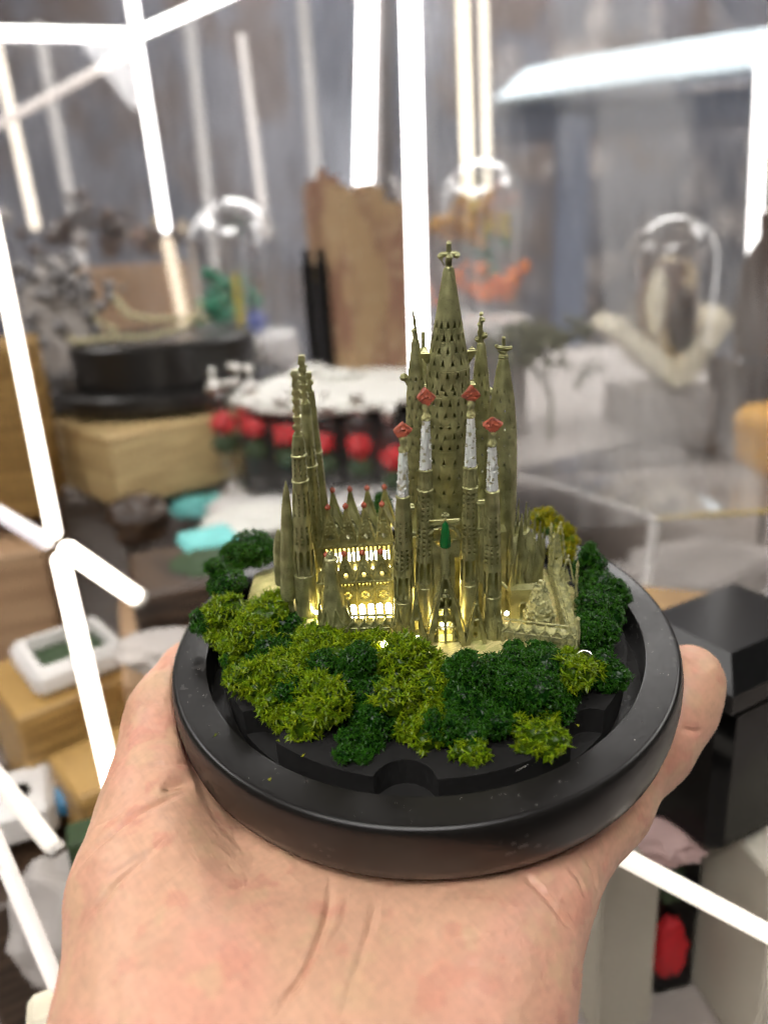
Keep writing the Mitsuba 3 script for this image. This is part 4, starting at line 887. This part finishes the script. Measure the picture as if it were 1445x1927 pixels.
labels[part('cypress', lean(rev([(.55, 27.6), (1.05, 28.2), (1.08, 29.2), (.85, 31.2), (.55, 33.0), (.15, 33.6)], 14), 4.6, yP + .6, 27, .02, 0), 'green_paint', t)] = {'label': 'small bright green painted cypress'}
labels[part('star', union([ball(.42, 4.7, yP + .5, 34.2, 8), bar((4.0, yP + .5, 34.9), (5.4, yP + .5, 34.9), .36, 6), bar((4.7, yP + .5, 34), (4.7, yP + .5, 35.5), .36, 6)]), 'pale_resin', t)] = {'label': 'tiny pale star on the green cypress'}
for xc, zb, za in ((-1.6, 4.4, 15.6), (10.6, 4.0, 14.6)):
    ms = aframe(xc, yP + .1, zb, za, 2.3, .62) + [bar((xc - 1.0, yP + .1, za - 4.0), (xc + 1.0, yP + .1, za - 4.0), .3, 6), MF.cylinder(4.6, .5, .12, 8).translate([xc + .1, yP + .2, za - .4])]
    part('side_gable', union(ms))
R = np.random.default_rng(77); orn = []
for i in range(170):
    x, z = R.uniform(.8, 7.9), R.uniform(5, 17)
    if abs(x - 4.35) < (20.5 - z) * .24 + .1 and not (abs(x - 4.3) < 1.5 and z < 13): orn.append(ball(R.uniform(.14, .34), x, yP + R.uniform(.7, 1.15), z, 6))
for x in (1.6, 2.6, 6.0, 7.0): orn += [bar((x, yP + .5, 5), (x, yP + .5, 8.2), .16, 5), bar((x - .7, yP + .5, 8.1), (x, yP + .5, 9.6), .18, 5), bar((x + .7, yP + .5, 8.1), (x, yP + .5, 9.6), .18, 5)]
orn += [bar((3.2, yP + .6, 13.6), (5.4, yP + .6, 13.6), .3, 6), bar((4.3, yP + .6, 4.8), (4.3, yP + .6, 13.6), .3, 6), bar((2.6, yP + .5, 8.9), (6, yP + .5, 8.9), .22, 5)]
part('relief', union(orn))
edge = []
for i, t in enumerate(np.linspace(.02, .96, 30)):
    for s in (-1, 1): edge.append(ball(.24, 4.4 + s * (4.35 * (1 - t) + .5), yP + .95, 4.8 + t * 17, 5))
for xc, za in ((-1.5, 14.4), (10.5, 13.6)):
    for t in np.linspace(.05, .95, 14):
        for s in (-1, 1): edge.append(ball(.2, xc + s * (2.6 * (1 - t) + .35), yP + .9, 4.6 + t * (za - 4.6), 5))
part('crocket_border', union(edge))
for x, z in ((-5.4, 12.2), (14.5, 11.6), (15.6, 10.6), (-6.6, 10.8)):
    part('pinnacle', union([cube(x, -11.9, z - 4, .9, .9, 6), MF.cylinder(2.4, .42, .05, 6).translate([x, -11.9, z - 1]), bar((x - .8, -12.2, z - 2.6), (x, -12.2, z - 1.2), .2, 5), bar((x + .8, -12.2, z - 2.6), (x, -12.2, z - 1.2), .2, 5)]), smooth=False)

# right side: apse pinnacles, chapel, cloister wing
for i, (x, y, zt, r, zm) in enumerate(((19.0, -1, 26.8, .74, 18.3), (21.4, 4, 29.3, .62, 15.4), (21.6, 1, 27.4, .76, 17.4), (23.3, 5, 28.0, .62, 15), (24.4, 7, 25.6, .6, 13), (26.3, 9, 22.2, .62, 11.5), (28.0, 11, 19.6, .6, 10),
                                      (29.6, 13, 17.0, .55, 9), (20.2, 8, 30.0, .6, 16), (25.4, 4.4, 22.6, .5, 12), (22.9, 1.8, 22.0, .5, 13), (20.4, -2.6, 20.0, .5, 13))):
    t = bullet(x, y, .02, [(r * .62, 4), (r * .62, zm - 2.2), (r * .9, zm - 2), (r * .62, zm - 1.4), (r * .6, zm - .6), (r * 1.05, zm), (r * .98, zm + (zt - zm) * .2), (r * .62, zm + (zt - zm) * .6), (r * .25, zm + (zt - zm) * .93), (.06, zt)], 8, 50 + i, 'apse_pinnacle', seg=12)
for i, (x, y, zt) in enumerate(((19.4, -4.0, 17.5), (21.4, -3.2, 17), (23.6, -.5, 18.5), (25.2, 2, 20), (26.6, 5, 19), (28.0, 8, 17.5))):
    part('apse_buttress', union([cube(x, y, zt * .36, 1.3, 1.3, zt * .7), MF.cylinder(zt * .38, .95, .06, 8).translate([x, y, zt * .66]), ball(.25, x, y, zt * 1.03, 6), bar((x, y, zt * .62), (x - 2.2, y + 2, zt * .72), .35, 6)]), smooth=30)
part('apse', moved(rev([(6.0, 3.5), (6.0, 14), (5.4, 17), (3.4, 21)], 20), 21.4, 6.0, 0))
ap = cube(21.5, -5.0, 8.4, 5.4, 2.4, 9.0) - union([cube(21.4, -6, 7.0, 1.1, 2.2, 4.2), MF.cylinder(2.2, .55, .55, 12, True).rotate([90, 0, 0]).translate([21.4, -6, 9.1])])
part('apse_wall', ap, smooth=False)
part('apse_arch', union([bar((20.7, -6.3, 5), (20.7, -6.3, 9.1), .2, 6), bar((22.1, -6.3, 5), (22.1, -6.3, 9.1), .2, 6)] + [bar((21.4 + .7 * math.cos(q), -6.3, 9.1 + .7 * math.sin(q)), (21.4 + .7 * math.cos(q + .4), -6.3, 9.1 + .7 * math.sin(q + .4)), .2, 6) for q in np.linspace(0, 2.75, 8)] + [cube(21.4, -6.6, 4.9, 2.2, 1.2, .6)]))
part('sacristy', union([moved(rev([(3.0, 3.5), (3.0, 8.4)], 8), 24.4, -8.6, 0)]) - union([cutter(3.0, 5.6, 45 * j + 22, 1.1, 4, .9) for j in range(8)]), 'bronze', smooth=False)
R = np.random.default_rng(5); lace = [moved(rev([(2.5, 8.2), (2.7, 9.4), (2.1, 12.0), (1.0, 14.8), (.6, 15.6), (.4, 16.6)], 9), 24.4, -8.6, 0)]
for i in range(130):
    t = R.uniform(0, 1); a = R.uniform(-3.8, .7); r = 3.0 * (1 - t) + .8 * t
    lace.append(ball(R.uniform(.2, .48), 24.4 + r * math.cos(a), -8.6 + r * math.sin(a), 8.4 + t * 7.6, 6))
for j in range(8):
    a = 2 * math.pi * (j + .5) / 8; lace += [MF.cylinder(4.2, .55, .3, 7).translate([24.4 + 3.0 * math.cos(a), -8.6 + 3.0 * math.sin(a), 4]), ball(.55, 24.4 + 3.0 * math.cos(a), -8.6 + 3.0 * math.sin(a), 8.4, 7)]
labels[part('sacristy_roof', union(lace), 'pale_resin')] = {'label': 'pale lacy pointed roof over dark posts'}
arcade((16.0, -12.6), (30.1, -17.2), 2.0, 8.3, 6, 2.2, 'pale_resin', 'cloister_wing', 1.2, .2)
arcade((30.3, -17.0), (32.6, 10.5), 2.0, 8.8, 11, 1.5, 'pale_resin', 'cloister_wing', 2.2, .1)
for x, y, zt in ((32.6, 1.5, 15.0), (33.2, 12.0, 17.5)):
    c = aframe(x, y, 8.6, zt, 1.9, .32) + [prism([(x - 1.1, 9), (x + 1.1, 9), (x, zt - 2.5)], y + .5, .4), MF.cylinder(1.3, .32, .08, 7).translate([x, y, zt - .4]), ball(.36, x, y, zt + .9, 7)]
    part('wing_gable', union(c), 'pale_resin', smooth=False)
for x, y, zt in ((34.6, 1.0, 13.6), (30.8, 7.5, 17.5), (31.2, 12.5, 17.2), (31.6, 3.4, 14.2)):
    part('wing_pinnacle', union([bar((x, y, 3), (x, y, zt), .34, 7), ball(.46, x, y, zt, 7), ball(.5, x, y, zt - 2.6, 7), MF.cylinder(1.2, .34, .05, 7).translate([x, y, zt + .2])]), 'pale_resin')
part('wing_statue', union([ball(.55, 30.6, -15.6, 11.4, 8), MF.cylinder(3, .7, .4, 8).translate([30.6, -15.6, 8.4]), cube(30.6, -15.6, 6.5, 1.3, 1.3, 4.2)]), 'pale_resin')

# lamps inside the model: warm white strips and beads
LED = np.array([1.0, 0.75, 0.36])
def led(name, m, L, label=None):
    k_ = part(name, m, 'white_plastic', emit=L); 
    if label: labels[k_] = {'label': label}
led('light_strip', cube(-13.6, 3.4 - 4.2, 6.6, 15.2, 1.4, 2.6), LED * 60, 'warm white light strip behind the tall nave windows')
led('light_strip', cube(-13.6, 4.0, 17.6, 14.5, 1.0, 1.6), LED * 48)
led('light_bead', ball(.7, 4.3, -9.7, 7.4, 10), LED * 120)
led('light_strip', cube(-13.8, .8, 16.3, 15.0, .35, .5), LED * 30)
led('light_bead', ball(.7, 4.3, -5.4, 15, 10), LED * 70)
led('light_bead', ball(.5, -22.6, -5.8, 10.2, 8), LED * 90)
led('light_bead', ball(.55, 17.6, -8.2, 8.6, 8), LED * 60)
led('light_bead', ball(.5, -1.5, -10.2, 6.0, 8), LED * 110)
led('light_bead', ball(.5, -6.6, -6.2, 6.5, 8), LED * 60)

# ------------------------------------------------------------------ moss bushes around the model
def spikes(c, d, L, r, bend):
    """three sided tapering blades: roots c, directions d"""
    n = len(c); a = np.cross(d, np.array([.31, .52, .79])); a /= np.linalg.norm(a, axis=1, keepdims=True); b = np.cross(d, a)
    ang = np.array([0, 2.094, 4.189])
    ring = lambda q, rr: q[:, None] + rr[:, None, None] * (np.cos(ang)[None, :, None] * a[:, None] + np.sin(ang)[None, :, None] * b[:, None])
    mid = c + d * L[:, None] * .55; tip = c + d * L[:, None] + bend
    v = np.concatenate([ring(c, r), ring(mid + bend * .3, r * .62), tip[:, None]], 1).reshape(-1, 3)
    o = []
    for j in range(3):
        k = (j + 1) % 3; o += [[j, k, 3 + k], [j, 3 + k, 3 + j], [3 + j, 3 + k, 6]]
    return v, (np.arange(n)[:, None, None] * 7 + np.array(o)[None]).reshape(-1, 3)
TONES = {'L': ((.105, .190, .003), (.215, .270, .008), (.040, .085, .003)), 'D': ((.013, .066, .003), (.032, .105, .007), (.004, .028, .002)), 'Y': ((.34, .27, .006), (.24, .23, .008), (.10, .14, .006))}
def moss(c, rx, rz, kind, seed, dens=1.0):
    R = np.random.default_rng(seed); c = np.array(c, float); ry = (rx + rz) / 2 * .95
    rad = np.array([rx, ry, rz]) * 1.22
    nl = 11; lob = R.normal(0, 1, (nl, 3)); lob /= np.linalg.norm(lob, axis=1, keepdims=True); lob *= .60 * R.uniform(.6, 1.25, (nl, 1)); lr = R.uniform(.24, .56, nl)
    fine = kind == 'D'
    n = int((26 if fine else 13) * dens * (rx * ry + ry * rz + rx * rz)) 
    li = R.integers(0, nl, n * 2); u = R.normal(0, 1, (n * 2, 3)); u /= np.linalg.norm(u, axis=1, keepdims=True)
    q = lob[li] + u * lr[li, None] * R.uniform(.72, 1.0, (n * 2, 1))
    inner = (np.linalg.norm(q[:, None] - lob[None], axis=2) < lr[None] * .70).any(1)      # keep the outside of the lobes
    hole = meshkit.fbm(q * rad / 1.5 + seed * 3.1, 2) > (.64 if fine else .54)
    q, u = q[~inner & ~hole][:n], u[~inner & ~hole][:n]
    p = c + q * rad; m = len(p); K = 4 if fine else 5
    d = R.normal(0, 1, (m, K, 3)) + u[:, None] * .75; d /= np.linalg.norm(d, axis=2, keepdims=True)
    L = R.uniform(.3, .75, (m, K)) if fine else R.uniform(.5, 1.45, (m, K))
    r = R.uniform(.10, .20, (m, K)) if fine else R.uniform(.15, .30, (m, K))
    v, f = spikes(np.repeat(p, K, 0), d.reshape(-1, 3), L.ravel(), r.ravel(), R.normal(0, .22 if fine else .34, (m * K, 3)))
    tn = np.array(TONES[kind]); w = R.dirichlet((1.2, .9, .7), m); col = np.repeat(np.repeat(w @ tn, K, 0), 7, 0)
    cv, cf = [], []; o = 0
    for a, s in zip(lob, lr):                                                               # woody core of each lobe
        x, y = lumpy(1.0, (0, 0, 0), (1, 1, 1), .25, 3, 2, seed); x = c + (a + x * s * .68) * rad; cv.append(x); cf.append(y + o); o += len(x)
    cv = np.vstack(cv); cc = np.tile(tn[2] * .8, (len(cv), 1))
    return np.vstack([v, cv]), np.vstack([f, np.vstack(cf) + len(v)]), np.vstack([col, cc])
BUSHES = [
    ('L', (-36.8, -2.4, 6.5), 9.5, 6.1, 'large light green moss bush at the left, beside the sandy mound'),
    ('D', (-47.3, -0.3, 5.5), 3.5, 3.3, 'dark green moss tuft poking over the left side of the dish rim'),
    ('D', (-42.5, 28.0, 7), 7.8, 4.6, 'dark green moss bush farthest left, behind the sandy mound'),
    ('D', (-46.9, 16.6, 5.5), 5.1, 4.6, 'dark green moss bush left of the sandy mound'),
    ('D', (-29.2, -4.5, 7.4), 3.6, 2.2, 'small dark green moss tuft at the foot of the left spires'),
    ('L', (-39.0, -10.1, 4.5), 4.7, 3.4, 'small light green moss bush below the large left one'),
    ('D', (-33.2, -8.7, 4.5), 5.1, 3.6, 'dark green moss gap between the light left bushes'),
    ('D', (-41.0, -13.8, 2.5), 2.4, 2.4, 'tiny dark green moss tuft low in the left gutter of the dish'),
    ('L', (-32.7, -20.2, 3.5), 5.3, 4.9, 'light green moss bush above the left foam notch'),
    ('L', (-21.6, -11.5, 6.2), 7.6, 4.0, 'light green moss bush below the chapel dome'),
    ('L', (-25.0, -17.8, 4.5), 5.6, 4.3, 'light green moss bush in the middle of the left front slope'),
    ('L', (-20.4, -28.2, 3.8), 6.1, 6.8, 'tall light green moss bush reaching the foam at front left'),
    ('D', (-15.5, -22.6, 5), 6.5, 7.1, 'big dark green moss bush left of the front centre'),
    ('D', (-14.8, -36.7, 1.8), 3.9, 3.1, 'small dark green moss tuft standing alone on the foam at front left'),
    ('L', (-11.9, -11.8, 7), 5.7, 2.9, 'flat light green moss bush under the bright nave windows'),
    ('L', (-2.7, -23.4, 7.2), 6.6, 6.4, 'upper half of the big light green moss mass at the front centre'),
    ('L', (-3.3, -31.6, 3.5), 6.2, 5.8, 'lower half of the big light green moss mass at the front centre'),
    ('D', (2.4, -34.5, 2.5), 3.5, 4.5, 'narrow dark green moss bush right of the front centre mass'),
    ('D', (9.1, -28.5, 6), 6.4, 6.8, 'big dark green moss bush below the sandy patch at the portal'),
    ('D', (8.4, -35.9, 3), 5.0, 3.9, 'low dark green moss bush in front of the big dark one'),
    ('L', (6.1, -39.5, 1.3), 2.9, 2.5, 'smallest light green moss tuft on the foam at the front'),
    ('D', (20.6, -18.6, 5.0), 6.0, 3.2, 'dark green moss bush directly in front of the cloister wing'),
    ('D', (19.0, -28.7, 5), 6.5, 6.3, 'big dark green moss bush at the right front'),
    ('L', (26.6, -26.7, 4), 3.5, 6.1, 'narrow light green moss bush left of the metal ring'),
    ('L', (18.3, -36.5, 2), 5.0, 3.3, 'light green moss fringe on the foam at the right front'),
    ('L', (29.9, -22.5, 4), 3.1, 2.9, 'light green moss tuft touching the metal ring'),
    ('D', (34.4, -21.7, 2.2), 4.7, 3.4, 'dark green moss bush right of the metal ring'),
    ('D', (35.1, -12.0, 4.5), 4.4, 4.9, 'dark green moss bush beside the right corner of the cloister wing'),
    ('D', (40.5, 2.1, 4), 5.0, 5.0, 'dark green moss bush overhanging the right gutter of the dish'),
    ('D', (40.0, 11.5, 6), 3.5, 5.3, 'dark green moss bush at the back right'),
    ('Y', (37.3, 22.8, 7), 3.9, 4.5, 'yellow green moss bush at the back right'),
    ('Y', (33.5, 30.2, 9), 3.8, 3.0, 'bright yellow moss tip at the back, right of the spires'),
    ('D', (37.0, 28.4, 7), 3.5, 2.7, 'small dark green moss tuft between the yellow ones'),
    ('D', (-11.0, -30.5, 3.0), 4.6, 5.0, 'dark green moss bush filling the gap left of the light front mass'),
    ('L', (-29.0, -26.5, 2.2), 4.0, 3.4, 'low light green moss tuft on the foam right of the left notch'),
    ('D', (-27.5, -22.5, 3.0), 4.0, 4.2, 'dark green moss between the two light bushes of the left front slope'),
    ('D', (14.0, -26.0, 5.0), 4.6, 5.4, 'dark green moss bush joining the two big dark bushes at the right front'),
    ('D', (25.5, -21.0, 3.6), 3.6, 3.4, 'dark green moss bush between the cloister wing and the metal ring'),
    ('L', (-14.5, -17.0, 6.0), 5.0, 4.0, 'light green moss bush left of the warm glowing bulb'),
    ('D', (-30.5, -14.0, 4.5), 4.0, 4.2, 'dark green moss behind the light bush of the left notch'),
    ('D', (38.6, -4.5, 3.8), 4.2, 4.6, 'dark green moss bush low at the right edge of the foam'),
    ('D', (-7.8, 38.0, 10), 4.5, 4.1, 'dark green moss bush seen behind the nave gables'),
    ('D', (-22.0, 34.9, 8), 5.1, 5.0, 'dark green moss bush behind the left spires')]
for i, (kd, c, rx, rz, lab) in enumerate(BUSHES):
    if c[1] < -15 and rz > 4.4: c, rz = (c[0], c[1], c[2] + .6), rz * 1.12
    v, f, col = moss(c, rx, rz, kd, 100 + i, 1.0)
    tag(add('moss_bush', (v, f), 'moss_light', smooth=False, local=True, color=col), lab, 'moss bush')

# small metal ring stuck in the moss, crumbs and fibres fallen on the dish
rg = tube([(1.75 * math.cos(t), 1.75 * math.sin(t), 0) for t in np.linspace(0, 2 * math.pi, 33)], .42, 10)
nrm = np.array([-.25, -.72, .62]); nrm /= np.linalg.norm(nrm); e1 = np.cross([0, 0, 1], nrm); e1 /= np.linalg.norm(e1); e2 = np.cross(nrm, e1)
tag(add('metal_ring', (rg[0] @ np.array([e1, e2, nrm]) + np.array([31.4, -19.6, 4.2]), rg[1]), 'steel', smooth=True, local=True), 'small shiny steel ring stuck in the moss at the right', 'ring')
R = np.random.default_rng(21)
crumbs = [((-41.8, -30.2, .05), 'L', 'curled pale moss crumb on the left front rim'), ((-29.5, -32.5, .1), 'L', 'green moss crumb on the foam edge at front left'), ((-24.5, -36.8, .1), 'Y', 'pale moss crumb on the foam, left of the front notch'),
          ((-30, -42, .05), 'Y', 'tiny yellow speck on the front left rim'), ((3.0, -43.0, -7.5), 'Y', 'tiny yellow speck in the front gutter'), ((27, -33.5, .1), 'Y', 'pale speck on the foam at the right front')]
for i, (c, kd, lab) in enumerate(crumbs):
    n = 5; d = R.normal(0, 1, (n, 3)); d[:, 2] = abs(d[:, 2]) * .4; d /= np.linalg.norm(d, axis=1, keepdims=True)
    v, f = spikes(np.repeat(np.array([c], float), n, 0), d, R.uniform(.3, .75, n), R.uniform(.08, .14, n), R.normal(0, .1, (n, 3)))
    tag(add('moss_crumb', (v, f), 'moss_light', smooth=False, local=True, color=np.tile(np.array(TONES[kd][1]) * (1 if kd == 'L' else 1.6), (len(v), 1))), lab, 'moss crumb')
for i, (pts, lab) in enumerate(((((42.6, 23.2, .1), (43.6, 24.2, .9), (45.2, 25.8, .5), (46.2, 27.8, .15)), 'fine white fibre on the back right rim'), (((13.6, -42.5, -1.2), (14.4, -42.9, -.2), (15.6, -42.6, .3)), 'fine white fibre on the front edge of the foam'))):
    tag(add('fibre', tube(smooth_line(pts, 12), .05, 5), 'dust', local=True), lab, 'fibre')
pts = []
for i in range(90):
    a = R.uniform(0, 2 * math.pi); r = R.uniform(48.6, 53.8); pts.append(off(trimesh.creation.icosphere(subdivisions=0, radius=R.uniform(.04, .11)), (r * math.cos(a), r * math.sin(a), .03)))
tag(add('dust', cat(*pts), 'dust', smooth=False, local=True), 'pale dust specks scattered on the black rim', 'dust', kind='stuff')
k = tag(add('light_bulb', ball(.75, -8.6, -14.6, 7.4, 10), 'white_plastic', local=True, emit=np.array([1.0, .74, .25]) * 40), 'tiny warm glowing bulb shining through the moss left of the portal', 'bulb')
